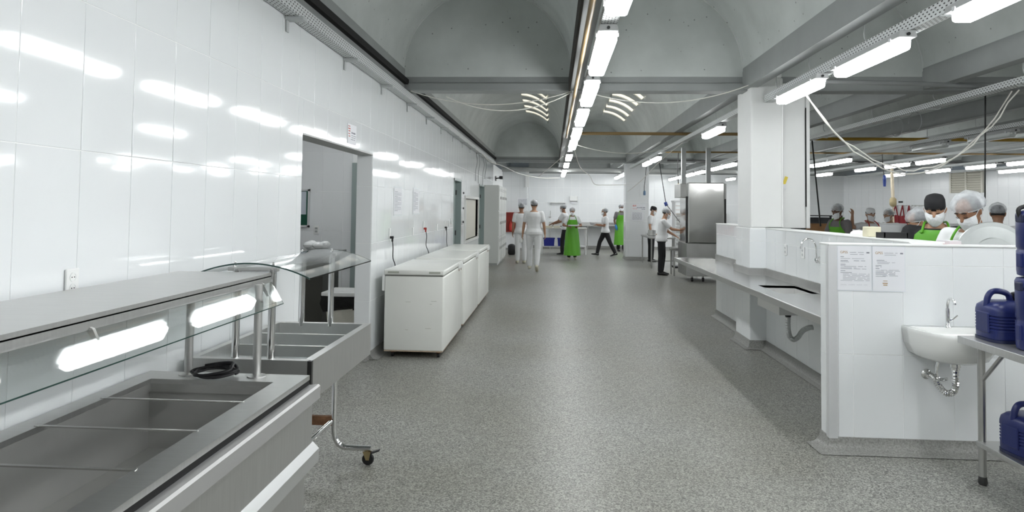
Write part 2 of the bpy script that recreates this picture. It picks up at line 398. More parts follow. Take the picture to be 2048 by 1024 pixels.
# tiled pillars further back
def far_pillar(name, x0, x1, y0, y1, label_m=TILEFAR):
    p = struct(MB().box(x0, x1, y0, y1, 0, 3.3), name, GROUT)
    tile_wall(p, (0, y0, 0), (1, 0, 0), x0, x1, .1, 3.28, zoff=.009, uoff=x0+.1, m=TILEFAR, t=.006, gap=.007)
    tile_wall(p, (x0, 0, 0), (0, -1, 0), -y1, -y0, .1, 3.28, zoff=.009, uoff=-y0-.335, m=TILEFAR, t=.006, gap=.007)
    c = MB(); cove(c, [(x0, y1, 0), (x0, y0, 0), (x1, y0, 0)], [(-1, 0, 0), (-.9, -.9, 0), (0, -1, 0)], h=.1); c.build('skirting', COVE, p, smooth=True)
    return p
far_pillar('pillar_aisle', 2.36, 3.1, 21.9, 22.5)
pa, pb = SA+su*8.35, SA+su*9.0
pz = MB(); qq = [pa, pb, pb+sn*.28, pa+sn*.28]; pz.prism([(p.x, p.y) for p in qq], 'Z', 0, 3.1); struct(pz, 'pillar_hall', PAINT)

# ---------------------------------------------------------------- vaulted ceiling
BX = [-2.0, .27, 2.40, 4.55, 6.62, 8.68, 10.74, 12.8, 15.4]
BAY = [(-6, 8.42), (8.60, 21.72), (21.9, 30)]
cb = MB()
for x in BX[1:-1]: cb.box(x-.07, x+.07, -6, 30, 3.14, 3.40)
cb.box(-2.2, -1.90, -6, 30, 3.14, 3.40); cb.box(15.3, 15.6, -6, 30, 3.06, 3.4)
CE = struct(cb, 'ceiling', BEAMM)
for bi, (ya, yb) in enumerate(BAY):
    for i in range(len(BX)-1):
        x0, x1 = BX[i]+.06, BX[i+1]-.06; xc, r = (x0+x1)/2, (x1-x0)/2
        if i == 0: x0 = -1.93; xc, r = (x0+x1)/2, (x1-x0)/2
        arc = [(xc-r*math.cos(math.pi*k/28), 3.36+1.06*math.sin(math.pi*k/28)) for k in range(29)]
        m = MB(); m.grid([[(x, ya, z) for x, z in arc], [(x, yb, z) for x, z in arc]])
        m.build('vault', CEIL, CE, smooth='all', fix=False)
        if bi < 2:
            e = MB(); pts = arc+[(x1, 3.30), (x0, 3.30)]
            e.prism(pts, 'Y', yb-.02, yb+.09); e.build('end_wall', CEIL, CE)
            rb = MB(); rb.rings([[(xc+(p[0]-xc)*s, yy, 3.36+(p[1]-3.36)*s) for s, yy in ((1, yb-.035), (.985, yb-.035), (.985, yb-.02))] for p in arc], False, False)
            rb.build('arch_fillet', CEIL, CE, smooth='all', fix=False)
for y in (8.38, 21.68, 29.6):
    m = MB(); m.box(-2.1, 15.4, y, y+.24, 3.12, 3.22); m.box(-2.1, 15.4, y+.03, y+.22, 3.22, 3.36)
    m.build('cross_beam', BEAMM, CE, bevel=.012)
struct(MB().box(-2.3, 15.6, -6.2, 30.2, 4.5, 4.6), 'ceiling_slab', BEAMM)
struct(MB().box(-2.2, 12.2, 29.8, 30, 0, 4.5), 'wall_rear', PAINT)
struct(MB().box(-1.0, 12.2, YF, YF+.2, ZT, 4.5), 'wall_far_upper', BEAMM)
# black strip paints the shaded gap over the wall tray; timber beside the lamps
struct(MB().box(XW+.03, XW+.10, -6, 21.7, 3.20, 3.265), 'gap_shade_strip', DARKVOID)
struct(MB().box(.185, .205, -6, 21.7, 3.11, 3.30), 'trim_3', mat('old_dark_timber', (.03, .025, .02), .8, var=.6, vscale=2))
# skylight slots near the crown of the second bay
for i in (0, 1):
    x0, x1 = (BX[i]+.06 if i else -1.93), BX[i+1]-.06; xc, r = (x0+x1)/2, (x1-x0)/2
    sk = thing('skylight', ['row of daylit louvred slots in the vault beside the tiled wall', 'row of daylit louvred slots in the vault over the aisle pillar'][i], 'skylight', (xc, 13.2, 3.36), group='louvred skylights in the vaults')
    def ap(a, rr, y): return (xc+r*rr*math.cos(a), y, 3.36+1.06*rr*math.sin(a))
    for k in range(7):
        y = 12.9+k*.95
        p = MB(); A = [math.radians(a) for a in (48, 56, 64, 72, 80, 86)]
        p.rings([[ap(a, .985, y), ap(a, .985, y+.42), ap(a, .97, y+.42), ap(a, .97, y)] for a in A]); p.build('pane', DAY, sk, world=True)
        fr = MB(); fr.rings([[ap(a, .99, y+.42), ap(a, .99, y+.95), ap(a, .95, y+.95), ap(a, .95, y+.42)] for a in A])
        fr.build('louvre', CEIL, sk, world=True)

# ---------------------------------------------------------------- fluorescent fixtures
def make_fixture(L, lit, w=.13):
    t = thing('ceiling_light', 'x', 'light')
    h = MB(); h.prism([(-w/2, .0), (w/2, .0), (w/2*.8, .05), (-w/2*.8, .05)], 'Y', 0, L); h.build('housing', mat('grey_fixture_plastic', (.45, .46, .46), .5), t, bevel=.006)
    d = MB(); n = 10
    prof = [(-w/2*.92, 0), (-w/2*.92, -.05), (-w/2*.86, -.066), (-w/2*.66, -.075), (w/2*.66, -.075), (w/2*.86, -.066), (w/2*.92, -.05), (w/2*.92, 0)]
    e = .07
    i_ = .06; rs = [[(x*.6, i_, z*.5) for x, z in prof], [(x*.92, i_+.015, z*.9) for x, z in prof], [(x, i_+.035, z) for x, z in prof], [(x, L-i_-.035, z) for x, z in prof], [(x*.92, L-i_-.015, z*.9) for x, z in prof], [(x*.6, L-i_, z*.5) for x, z in prof]]
    d.rings(rs); d.build('diffuser', TUBE if lit else TUBEOFF, t, smooth=True)
    for y in (.12, L-.12): MB().box(-w/2-.008, w/2+.008, y-.015, y+.015, -.012, .018).build('clip', ALU, t)
    c = MB(); c.cyl((0, -.012, .02), (0, .02, .02), .012); c.build('cable_gland', BLACK, t)
    if not lit:
        for x in (-.025, .025): MB().cyl((x, .05, -.02), (x, L-.05, -.02), .013, 8).build('tube', WHITEPL, t)
    return t
FIX = {}
def fixture(x, y, z, L, label, group, lit=True, w=.13):
    k = (L, lit, w)
    if k not in FIX: t = FIX[k] = make_fixture(L, lit, w)
    else: t = copy_tree(FIX[k])
    t.location = (x, y, z); tag(t, label, 'light', group); return t
ORD = ['first', 'second', 'third', 'fourth', 'fifth', 'sixth', 'seventh', 'eighth', 'ninth', 'tenth', 'eleventh', 'twelfth', 'thirteenth', 'fourteenth', 'fifteenth']
def lamp_row(x, ys, L, lab, group, w=.13, z=2.86):
    for k, y in enumerate(sorted(ys, reverse=True)): fixture(x, y, z, L, '%s, %s from the far wall' % (lab, ORD[k]), group, w=w)
lamp_row(.395, (-4.7, -2.8, -.9, 1.0, 2.95, 4.90, 6.80, 8.80, 10.88, 12.85, 16.3, 19.4, 22.9, 25.3), 1.42, 'lit fluorescent lamp over the middle of the aisle', 'lamps over the aisle', .155, 2.955)
lamp_row(2.51, (-2.6, -.9, .6, 1.85, 3.14, 4.88, 6.4, 10.1, 16.0, 17.5, 22.6, 24.0, 25.8), 1.2, 'lit lamp in the row above the sink wall', 'lamps above the sink wall', z=2.895)
lamp_row(4.65, (17.4, 18.75, 20.9, 22.5, 24.4, 25.9, 4.6, 3.1, 1.4, -.4, -2.2), 1.2, 'lit lamp in the row past the steel hood', 'lamps past the hood')  # nearest lamps are unseen, there to fill camera-facing surfaces
lamp_row(6.78, (15.7, 16.95, 20, 23, 25.5, 3.5, 2, .5, -1, -2.5), 1.15, 'lit lamp in the row that also holds unlit lamps', 'lamps of the first kitchen row')  # the near half is unseen, added to brighten surfaces facing the camera
fixture(6.82, 10.3, 2.86, 1.15, 'unlit clear lamp hanging under the vaults, further from the lit ones', 'unlit lamps', lit=False)
fixture(6.82, 12.0, 2.86, 1.15, 'unlit clear lamp hanging under the vaults, next to the lit ones', 'unlit lamps', lit=False)
lamp_row(8.74, (15.5, 17.0, 18.75, 21.6, 24, 9.5, 3.5, 2, .5, -1, -2.5), 1.2, 'lit lamp in the row next to the unlit lamps', 'lamps of the second kitchen row')  # near lamps are out of view, added as fill for camera-facing sides
lamp_row(10.9, (15.6, 17.2, 19.1, 21.5, 12, 7), 1.2, 'lit lamp in the row over the hanging aprons', 'lamps of the third kitchen row')
lamp_row(12.75, (15.4, 18.8), 1.2, 'lit lamp in the row along the tiled hall wall', 'lamps of the last kitchen row')
fixture(-3.2, 8.2, 2.9, 1.2, 'unseen lamp added to light the side room, closest to the notice board', None)  # both side room lamps are unseen, added to brighten the room
fixture(-4.4, 5.2, 2.9, 1.2, 'unseen lamp added to light the side room, behind the doorway', None)
# ================================================================ LEFT SIDE
ORD = ['first', 'second', 'third', 'fourth', 'fifth', 'sixth', 'seventh', 'eighth', 'ninth', 'tenth', 'eleventh', 'twelfth', 'thirteenth', 'fourteenth', 'fifteenth']
# ---- heated serving counter
A = thing('serving_counter', 'long stainless steel heated serving counter with open well and overhead glass shelf', 'counter', (-1.5, 1.85, 0))
AY0, AY1 = .45, 3.16; AZ = .84
W = dict(world=True)
m = MB(); m.box(-1.93, -1.155, AY0, AY1-.02, .10, .47); m.box(-1.93, -1.125, AY0, AY1-.02, .47, .51)
m.box(-1.93, -1.875, AY0, AY1-.02, .47, AZ-.03); m.box(-1.225, -1.125, AY0, AY1-.02, .51, AZ-.06); m.box(-1.875, -1.225, AY1-.07, AY1-.02, .51, AZ-.03); m.box(-1.875, -1.225, AY0, AY0+.3, .51, AZ-.03)
m.build('body', STEEL, A, **W)
m = MB()
wx0, wx1, wy0, wy1 = -1.845, -1.265, .80, 3.02
for b in ((-1.935, wx0, AY0, AY1), (wx1, -1.148, AY0, AY1), (wx0, wx1, wy1, AY1), (wx0, wx1, AY0, wy0)): m.box(b[0], b[1], b[2], b[3], AZ-.022, AZ)
m.build('deck', STEEL, A, **W)
m = MB(); t = .004
m.box(wx0-.004, wx0, wy0, wy1, AZ-.06, AZ-.022); m.box(wx1, wx1+.004, wy0, wy1, AZ-.06, AZ-.022); m.box(wx0, wx1, wy1, wy1+.004, AZ-.06, AZ-.022); m.box(wx0, wx1, wy0-.004, wy0, AZ-.06, AZ-.022)
a, b, c, d = wx0-.012, wx1+.012, wy0-.012, wy1+.012
m.box(a-t, a, c, d, .52, AZ-.06); m.box(b, b+t, c, d, .52, AZ-.06); m.box(a, b, d, d+t, .52, AZ-.06); m.box(a, b, c-t, c, .52, AZ-.06); m.box(a-t, b+t, c-t, d+t, .515, .52)
m.build('well', mat('satin_well_steel', (.40, .40, .385), .5, .55, var=.12, vscale=4), A, **W)
for y in (2.70, 2.345, 1.99, 1.64, 1.29):
    m = MB(); m.prism([(wx0-.015, AZ-.002), (wx1+.012, AZ-.002), (wx1+.012, AZ+.003), (wx0-.015, AZ+.003)], 'Y', y-.007, y+.007); m.build('divider_bar', mat('bright_steel_bar', (.62, .62, .6), .25, 1.0), A, **W)
MB().box(-1.156, -1.149, AY0, AY1-.003, AZ-.046, AZ-.022).build('gap_shade', DARKVOID, A, **W)  # black strip paints the shade in the gap under the deck edge
m = MB(); m.prism([(-1.149, AZ-.045), (-1.104, AZ-.040), (-1.095, AZ-.048), (-1.095, .735), (-1.149, .735)], 'Y', AY0, AY1); m.build('front_band', mat('satin_band_steel', (.46, .46, .455), .45, .6), A, **W)
m = MB(); m.prism([(-1.155, .53), (-1.125, .53), (-1.095, .50), (-1.095, .44), (-1.115, .425), (-1.155, .425)], 'Y', AY0, AY1); m.build('front_ledge', mat('bright_bumper_steel', (.66, .67, .67), .3, .85), A, **W)
for x, y in ((-1.385, 3.11), (-1.72, 3.115), (-1.385, .75), (-1.72, .75)):
    m = MB(); m.cyl((x, y, AZ), (x, y, 1.27), .0185, 16); po = m.build('post', CHROME if y < 0 else STEEL, A, smooth=True, **W)
    m = MB(); m.lathe([(.043, 0), (.043, .005), (.03, .008), (.022, .012), (.0, .012)], (x, y, AZ), 20); m.build('flange', STEEL, po, smooth=True, **W)
m = MB(); m.box(-1.90, -1.42, AY0, 3.33, 1.285, 1.305); m.box(-1.44, -1.42, AY0, 3.33, 1.255, 1.29); m.box(-1.90, -1.88, AY0, 3.33, 1.255, 1.29); m.box(-1.88, -1.44, 3.31, 3.33, 1.255, 1.29)
m.build('shelf', STEEL, A, **W)
m = MB(); m.prism([(-1.415, 1.258), (-1.408, 1.260), (-1.344, 1.155), (-1.351, 1.152)], 'Y', AY0, 3.31); gl = m.build('glass_guard', GLASS, A, **W)
m = MB(); m.prism([(-1.343, 1.153), (-1.349, 1.150), (-1.352, 1.153), (-1.346, 1.156)], 'Y', AY0, 3.31); m.build('glass_edge', GLASSEDGE, gl, **W)
for y in (3.22, 2.0, .8):
    m = MB(); m.prism([(-1.43, 1.27), (-1.41, 1.262), (-1.385, 1.20), (-1.395, 1.198), (-1.43, 1.25)], 'Y', y-.006, y+.006); m.build('glass_bracket', STEEL, A, **W)
m = MB()
for (x, y) in ((-1.86, .6), (-1.2, .6), (-1.86, 3.0), (-1.2, 3.0)): m.cyl((x, y, 0), (x, y, .11), .022, 10)
m.build('feet', BLACK, A, kind='stuff', **W)
def coil(name, c, r, turns, thick, label, tail, m_=BLACK, sy=.55, cat='cable', lift=0.0):
    pts = []
    N = int(turns*14)
    for i in range(N+1):
        a = 2*math.pi*i/14; rr = r*(1+.12*math.sin(i*.7)+.08*math.sin(i*1.9)); pts.append((c[0]+rr*math.cos(a), c[1]+rr*sy*math.sin(a), c[2]+thick+lift*(1+math.sin(a+i*.02))*(.4+.6*i/N)+thick*1.2*(i/N)*turns*.35))
    if tail: pts += [Vector(pts[-1])+Vector(t) for t in tail]
    return tag(MB().tube(smooth_path(pts, 2), thick, 7).build(name, m_, smooth=True), label, cat)
coil('power_cable', (-1.575, 3.085, AZ+.001), .098, 3.4, .0075, 'coiled black power cable lying on the serving counter deck', None, lift=.02)
coil('probe_wire', (-1.50, 1.95, .52), .095, 1.3, .004, 'thin dark wire looped on the floor of the counter well', None, mat('dark_wire', (.06, .06, .06), .5), sy=.7)
# ---- cold serving trolley with arched glass
B = thing('serving_trolley', 'wheeled stainless steel buffet trolley with shallow basin and arched glass top', 'trolley', (-1.55, 3.96, 0))
bx0, bx1, by0, by1, bz = -1.885, -1.228, 3.40, 4.53, .85
m = MB()
for q in ((bx0, bx0+.04, by0, by1), (bx1-.045, bx1, by0, by1), (bx0+.04, bx1-.045, by0, by0+.045), (bx0+.04, bx1-.045, by1-.045, by1)): m.box(*q, .642, bz)
m.build('basin_frame', STEEL, B, **W)
MB().box(bx0+.04, bx1-.045, by0+.045, by1-.045, .70, .71).build('basin_floor', mat('teal_reflection_steel', (.62, .68, .68), .18, .8), B, **W)  # light teal reflection is put into the base colour
for y in (4.17, 3.82): MB().box(bx0+.04, bx1-.045, y-.012, y+.012, .775, .838).build('divider', STEEL, B, **W)
MB().box(bx1-.02, bx1+.003, by0-.004, by0+.018, .642, bz).build('corner_strip', mat('dark_steel', (.12, .12, .12), .3, 1), B, **W)
for x, y in ((-1.645, 3.43), (-1.455, 3.43), (-1.70, 4.50), (-1.50, 4.50)):
    m = MB(); m.cyl((x, y, bz-.02), (x, y, 1.315), .019, 16); m.build('post', CHROME, B, smooth=True, **W)
def gz(x): return 1.347-.72*(x+1.565)**2
for yy, xs in ((3.43, (-1.69, -1.425)), (4.50, (-1.74, -1.47))):
    br = MB().box(xs[0], xs[1], yy-.016, yy+.016, 1.302, 1.322).build('bracket', STEEL, B, bevel=.003, **W)
    for x in (xs[0]+.03, xs[1]-.03): MB().cyl((x, yy, 1.29), (x, yy, gz(x)+.012), .008, 8).build('bolt', CHROME, br, **W)
gx = [-1.885+.64*k/20 for k in range(21)]
m = MB(); m.rings([[(x, 3.40, gz(x)), (x, 4.56, gz(x)), (x, 4.56, gz(x)-.007), (x, 3.40, gz(x)-.007)] for x in gx]); g = m.build('glass_top', GLASS, B, smooth=True, **W)
for yy in (3.399, 4.561):
    m = MB(); m.rings([[(x, yy-.0012, gz(x)+.0004), (x, yy+.0012, gz(x)+.0004), (x, yy+.0012, gz(x)-.0075), (x, yy-.0012, gz(x)-.0075)] for x in gx]); m.build('glass_edge', GLASSEDGE, g, **W)
lp = smooth_path([(-1.385, 4.27, .65), (-1.385, 4.27, .40), (-1.385, 4.27, .24), (-1.372, 4.27, .155), (-1.33, 4.27, .112), (-1.26, 4.27, .105), (-1.14, 4.27, .105)], 5)
m = MB(); m.tube(lp, .0175, 14); lg = m.build('leg', CHROME, B, smooth=True, **W)
m = MB(); m.cyl((-1.165, 4.27, .075), (-1.165, 4.27, .10), .012, 8); m.prism([(-1.19, .088), (-1.14, .088), (-1.15, .035), (-1.17, .035)], 'Y', 4.25, 4.256); m.prism([(-1.19, .088), (-1.14, .088), (-1.15, .035), (-1.17, .035)], 'Y', 4.284, 4.29)
m.build('caster_fork', mat('brassy_zinc', (.45, .36, .2), .35, .9), lg, kind='stuff', **W)
m = MB(); m.lathe([(.012, -.012), (.034, -.012), (.038, -.006), (.038, .006), (.034, .012), (.012, .012)], (-1.16, 4.27, .038), 18, 'Y'); m.build('caster_wheel', BLACK, lg, smooth=True, **W)
MB().boxm(Matrix.Translation((-1.115, 4.27, .085)) @ Matrix.Rotation(-.35, 4, 'Y'), .06, .03, .006).build('brake_lever', BLACK, lg, **W)
lp = smooth_path([(-1.72, 4.27, .65), (-1.72, 4.27, .24), (-1.735, 4.27, .155), (-1.78, 4.27, .11), (-1.88, 4.27, .105)], 5)
lg2 = MB().tube(lp, .0175, 12).build('leg', CHROME, B, smooth=True, **W)
MB().lathe([(.012, -.012), (.036, -.012), (.038, 0), (.036, .012), (.012, .012)], (-1.86, 4.27, .038), 14, 'Y').build('caster_wheel', BLACK, lg2, **W)
for x in (-1.50, -1.78): MB().cyl((x, 3.46, 0), (x, 3.46, .66), .0175, 12).build('leg', CHROME, B, smooth=True, **W)
MB().box(-1.62, -1.395, 4.255, 4.285, .245, .30).build('cross_plate', RUST, B, **W)
MB().cyl((-1.40, 4.25, .27), (-1.53, 3.48, .16), .016, 10).build('brace', CHROME, B, smooth=True, **W)

# ---- chest freezers
def freezer(y0, y1, label):
    x0, x1 = -1.83, -1.175
    t = thing('chest_freezer', label, 'freezer', ((x0+x1)/2, (y0+y1)/2, 0), group='chest freezers along the tiled wall')
    bd = MB().box(x0, x1, y0, y1, .075, .885).build('body', FREEZ, t, bevel=.018, seg=3, smooth=True, **W)
    MB().box(x0+.012, x1-.012, y0+.012, y1-.012, .883, .900).build('gasket', mat('grey_gasket', (.2, .2, .19), .7), t, **W)
    ld = MB().box(x0-.006, x1+.006, y0-.012, y1+.004, .898, .955).build('lid', FREEZ, t, bevel=.014, seg=3, smooth=True, **W)
    for x in (x0+.10, x1-.10): MB().box(x-.062, x+.062, y0-.0145, y0-.008, .917, .938).build('handle_recess', mat('grey_green_recess', (.42, .44, .38), .6), ld, **W)
    for y in (y1-.12, y1-.30):
        MB().box(x1-.004, x1+.024, y-.03, y+.03, .872, .935).build('hinge', WHITEPL, t, bevel=.004, **W)
        MB().box(x1+.0, x1+.004, y-.012, y+.012, .84, .872).build('rust_streak', RUST, t, **W)
    MB().box(x0-.03, x0, y0+.01, y0+.05, .72, .90).build('rear_hinge', WHITEPL, t, bevel=.006, **W)
    m = MB(); m.box(x0+.006, x1-.006, y0+.004, y1-.004, .068, .082); m.build('base_rim', mat('rusty_white_rim', (.45, .36, .27), .7, var=.5, vscale=25), t, **W)
    for x in (x0+.09, x1-.06):
        for y in (y0+.07, y1-.07):
            c = MB().cyl((x, y, .05), (x, y, .075), .028, 12).build('caster_plate', RUST, t, **W)
            MB().lathe([(.008, -.014), (.026, -.014), (.028, 0), (.026, .014), (.008, .014)], (x, y, .029), 14, 'X').build('caster_wheel', BLACK, c, smooth=True, **W)
    m = MB()
    for i in range(5):
        yy = y0-.0005; x = random.uniform(x0+.1, x1-.1); z = random.uniform(.3, .82); m.box(x, x+random.uniform(.02, .08), yy-.0006, yy+.001, z, z+.004)
    m.build('scuff_marks', mat('scuff', (.5, .5, .45), .7), bd, kind='stuff', **W)
    return t
freezer(7.27, 8.74, 'white chest freezer with scuffed end panel, right beside the wide doorway')
freezer(8.96, 10.66, 'white chest freezer standing between the two other chest freezers')
freezer(10.80, 12.45, 'white chest freezer standing next to the grey green door')

# ---- sockets, plugs and cords on the left wall
XF = XW+.006
def outlet(y, z, label):
    t = thing('wall_outlet', label, 'outlet', (XF, y, z))
    MB().box(0, .010, -.036, .036, -.057, .057).build('plate', WHITEPL, t, bevel=.004)
    for dz in (.022, -.022):
        s = MB().lathe([(.0, 0.0), (.019, 0.0), (.019, .0125), (.015, .0125), (.015, .0108), (.0, .0108)], (0, 0, dz), 18, 'X').build('socket', WHITEPL, t, smooth=True)
        for dy in (-.007, .007): MB().cyl((.0105, dy, dz), (.0116, dy, dz), .0026, 8).build('pin_hole', BLACK, s)
outlet(2.61, 1.325, 'white double wall socket above the serving counter')
def cord(y, z, y2, label, red=False):
    t = thing('freezer_lead', label, 'cord', (XF, y, z), group='freezer cords plugged into the wall')
    MB().box(0, .008, -.03, .03, -.02, .11).build('wall_plate', WHITEPL, t, bevel=.003)
    p = MB(); p.cyl((.006, 0, 0), (.05, 0, 0), .016, 10); p.cyl((.036, 0, .0), (.036, 0, -.05), .012, 10); p.build('plug', mat('red_plug', (.35, .03, .02), .5) if red else BLACK, t, smooth=True)
    pts = smooth_path([(.036, 0, -.03), (.045, .04 if red else .0, -.12), (.04, .03, -.25), (.05, y2-y, .94-z), (.055, y2-y, .80-z)], 6)
    MB().tube(pts, .006, 8).build('cable', BLACK, t, smooth=True)
cord(7.92, 1.275, 8.02, 'black plug and cord on the wall above the first freezer')
cord(10.02, 1.315, 10.22, 'cord with a red plug on the wall above the middle freezer', True)
cord(11.98, 1.275, 12.02, 'black plug and cord on the wall near the grey green door')
for i, (y, z) in enumerate(((5.0, 1.32), (9.25, 1.30), (11.2, 1.30), (12.5, 1.33), (12.8, 1.37))):
    if i == 0: continue
    tag(MB().box(XF, XF+.009, y-.035, y+.035, z-.055, z+.055).build('blank_wall_plate', WHITEPL, bevel=.003), 'plain white wall plate, %s after the red plug along the wall' % ORD[i-1], 'wall plate', 'wall plates over the freezers')

# ---- papers
def text_rows(mb, M, w, rows):
    """rows: (x0, x1, z, h) in sheet units 0..1 from the top left"""
    for x0, x1, z, h in rows:
        n = max(1, int((x1-x0)*w/.02)); x = x0
        while x < x1-.005:
            e = min(x1, x+random.uniform(.02, .09)); mb.boxm(M @ Matrix.Translation(((x+e)/2, -.0009, -z)), (e-x), .0006, h); x = e+.012
def wall_paper(name, label, y, z, w, h, rows, ink, group=None, sleeve=True, cat='notice'):
    t = thing(name, label, cat, (XF, y, z), math.pi/2, group)
    MB().box(-w/2, w/2, -.0012, .0, -h/2, h/2).build('sheet', PAPER, t)
    if sleeve: MB().box(-w/2-.012, w/2+.012, -.0006, .0006, -h/2-.02, h/2+.02).build('plastic_sleeve', mat('clear_sleeve', (.78, .82, .84), .12), t)
    for r, k in rows:
        mb = MB(); text_rows(mb, Matrix.Translation((-w/2, -.0012, h/2)), w, [(a*w, b*w, c*h, d*h) for a, b, c, d in r]); mb.build('printed_text', k, t, kind='stuff')
    return t
body_rows = [(.08, .9, .14+.045*i, .012) if i % 4 else (.08, .45, .14+.045*i, .016) for i in range(17)]
wall_paper('wall_notice', 'sleeved paper notice on the tiles above the first freezer', 8.33, 1.71, .42, .33, [(body_rows, INK)], INK)
wall_paper('wall_notice', 'sleeved paper notice on the tiles above the middle freezer', 9.46, 1.72, .42, .34, [([(a, b*.85, c, d) for a, b, c, d in body_rows], INK)], INK)
wall_paper('door_sign', 'small white sign with red and black print above the wide doorway', 6.35, 2.335, .28, .19,
           [([(.05, .3, .12, .05), (.05, .3, .24, .05), (.08, .28, .36, .05), (.06, .3, .5, .04), (.1, .28, .62, .04)], INKR), ([(.42, .9, .42, .08), (.42, .95, .56, .03), (.42, .9, .66, .03), (.35, .9, .76, .03)], INK)], INK, sleeve=False, cat='sign')

# ---- doors, hatch, lockers and the nook
def door_leaf(n, D, lab, handle=True, swing=0.0):
    y0, y1, _, h = D
    fr = MB(); fr.box(-2.12, XW+.012, y0, y0+.045, 0, h); fr.box(-2.12, XW+.012, y1-.045, y1, 0, h); fr.box(-2.12, XW+.012, y0, y1, h-.045, h)
    f = struct(fr, 'door_%d' % n, GREYDOOR)
    MB().box(-2.10, -2.06, y0+.045, y1-.045, .01, h-.045).build('leaf', GREYDOOR, f)
    if handle:
        hd = MB(); hd.cyl((-2.06, y0+.12, 1.0), (-2.0, y0+.12, 1.0), .01, 8); hd.cyl((-2.0, y0+.12, 1.0), (-2.0, y0+.24, 1.0), .009, 8); hd.cyl((-2.06, y0+.12, 1.0), (-2.055, y0+.12, 1.0), .028, 12); hd.build('door_handle', CHROME, f, smooth=True, kind='stuff')
    for z in (.3, 1.1, 1.95): MB().box(-2.06, -2.035, y1-.075, y1-.045, z-.05, z+.05).build('hinge', mat('dark_steel2', (.1, .1, .1), .4, 1), f)
    return f
door_leaf(1, D2, ''); door_leaf(2, D3, '', True)
h0, h1, hz0, hz1 = HT
fr = MB(); 
for q in ((h0-.06, h0, hz0-.06, hz1+.06), (h1, h1+.06, hz0-.06, hz1+.06), (h0, h1, hz0-.06, hz0), (h0, h1, hz1, hz1+.06)): fr.box(-2.0, XW+.03, q[0], q[1], q[2], q[3])
WD = struct(fr, 'window_1', mat('white_hatch_frame', (.75, .76, .74), .4))
MB().box(-2.03, -2.0, h0, h1, hz0, hz1).build('panel', CREAM, WD)
MB().cyl((XW+.03, h0+.04, hz0+.02), (XW+.03, h0+.02, hz1-.1), .01, 8).build('prop_rod', WHITEPL, WD)
for z in (1.95, 1.62, 1.32): MB().box(XW+.004, XW+.02, h0-.28, h0-.2, z-.02, z+.02).build('latch', BLACK, WD)
# lockers: three cabinets in line, each with two columns of doors
LK = mat('pale_grey_locker', (.66, .67, .65), .4)
for i in range(3):
    y0 = 19.0+i*.98
    t = thing('locker_cabinet', ['pale grey steel locker cabinet closest to the narrow door', 'pale grey steel locker cabinet standing between two others', 'pale grey steel locker cabinet closest to the red hose box'][i], 'locker', (-1.73, y0+.48, 0), group='steel lockers')
    MB().box(-1.945, -1.54, y0, y0+.96, .06, 2.28).build('body', LK, t, bevel=.004, **W)
    MB().box(-1.92, -1.56, y0+.02, y0+.94, 0, .06).build('plinth', mat('locker_plinth', (.45, .46, .45), .5), t, **W)
    for c in range(2):
        for r in range(3):
            z0 = .10+r*.725; yy = y0+.02+c*.465
            d = MB().box(-1.54, -1.522, yy, yy+.455, z0, z0+.705).build('door', LK, t, bevel=.003, **W)
            MB().box(-1.522, -1.508, yy+.40, yy+.42, z0+.33, z0+.41).build('handle', mat('locker_handle', (.2, .2, .2), .4, .8), d, **W)
            for k in range(3): MB().box(-1.523, -1.5205, yy+.12, yy+.34, z0+.56+.03*k, z0+.57+.03*k).build('vent_slot', mat('vent_dark', (.12, .12, .12), .6), d, **W)
# red hose box recessed in the nook wall
a = atY(1012, 422, 25.95); b_ = atY(1052, 468, 25.95)
hx0, hx1, hzb, hzt = -1.86, -.98, .70, 1.46
t = thing('hose_cabinet', 'red fire hose cabinet on the wall beyond the lockers', 'cabinet', ((hx0+hx1)/2, 25.9, hzb))
m = MB(); m.box(hx0, hx1, 25.965, 25.985, hzb, hzt)
for q in ((hx0, hx0+.04, hzb, hzt), (hx1-.04, hx1, hzb, hzt), (hx0, hx1, hzb, hzb+.04), (hx0, hx1, hzt-.04, hzt)): m.box(q[0], q[1], 25.86, 25.985, q[2], q[3])
m.build('box', REDP, t, **W)
m = MB(); m.lathe([(.05, 0), (.07, .02), (.07, .26), (.04, .31), (.025, .36), (0, .36)], (-1.62, 25.91, hzb+.04), 16); m.build('extinguisher', mat('bright_red', (.5, .03, .02), .3), t, smooth=True, **W)
m = MB()
for k in range(4): m.tube([(-1.25+.16*math.cos(2*math.pi*q/20), 25.93-.018*k, 1.12+.16*math.sin(2*math.pi*q/20)) for q in range(21)], .016, 6)
m.build('hose', mat('dark_red_hose', (.16, .012, .008), .6), t, smooth=True, kind='stuff', **W)
tag(MB().lathe([(.10, 0), (.13, .05), (.135, .30), (.12, .33), (.09, .36), (.03, .38), (0, .38)], (-1.42, 23.4, 0), 18).build('waste_bin', BLACK, smooth=True), 'small black bin standing on the floor past the lockers', 'bin')
wp_ = thing('wall_notice', 'grey paper notice on the wall above the red hose cabinet', 'notice', (-1.17, 25.993, 1.86))
MB().box(-.2, .2, -.002, 0, -.16, .16).build('sheet', PAPER, wp_)
mb = MB(); text_rows(mb, Matrix.Translation((-.2, -.002, .16)), .4, [(.03, .36, .05+.03*i, .012) for i in range(8)]); mb.build('printed_text', INK, wp_, kind='stuff')
# black camera on the wall
t = thing('wall_camera', 'black security camera on a bracket high above the lockers', 'camera', (XF, 22.6, 2.62))
MB().box(0, .02, -.06, .06, -.08, .08).build('mount', BLACK, t); MB().cyl((0, 0, 0), (.14, 0, .02), .02, 8).build('arm', BLACK, t); MB().boxm(Matrix.Translation((.19, -.03, .03)), .11, .24, .10).build('housing', BLACK, t, bevel=.01)

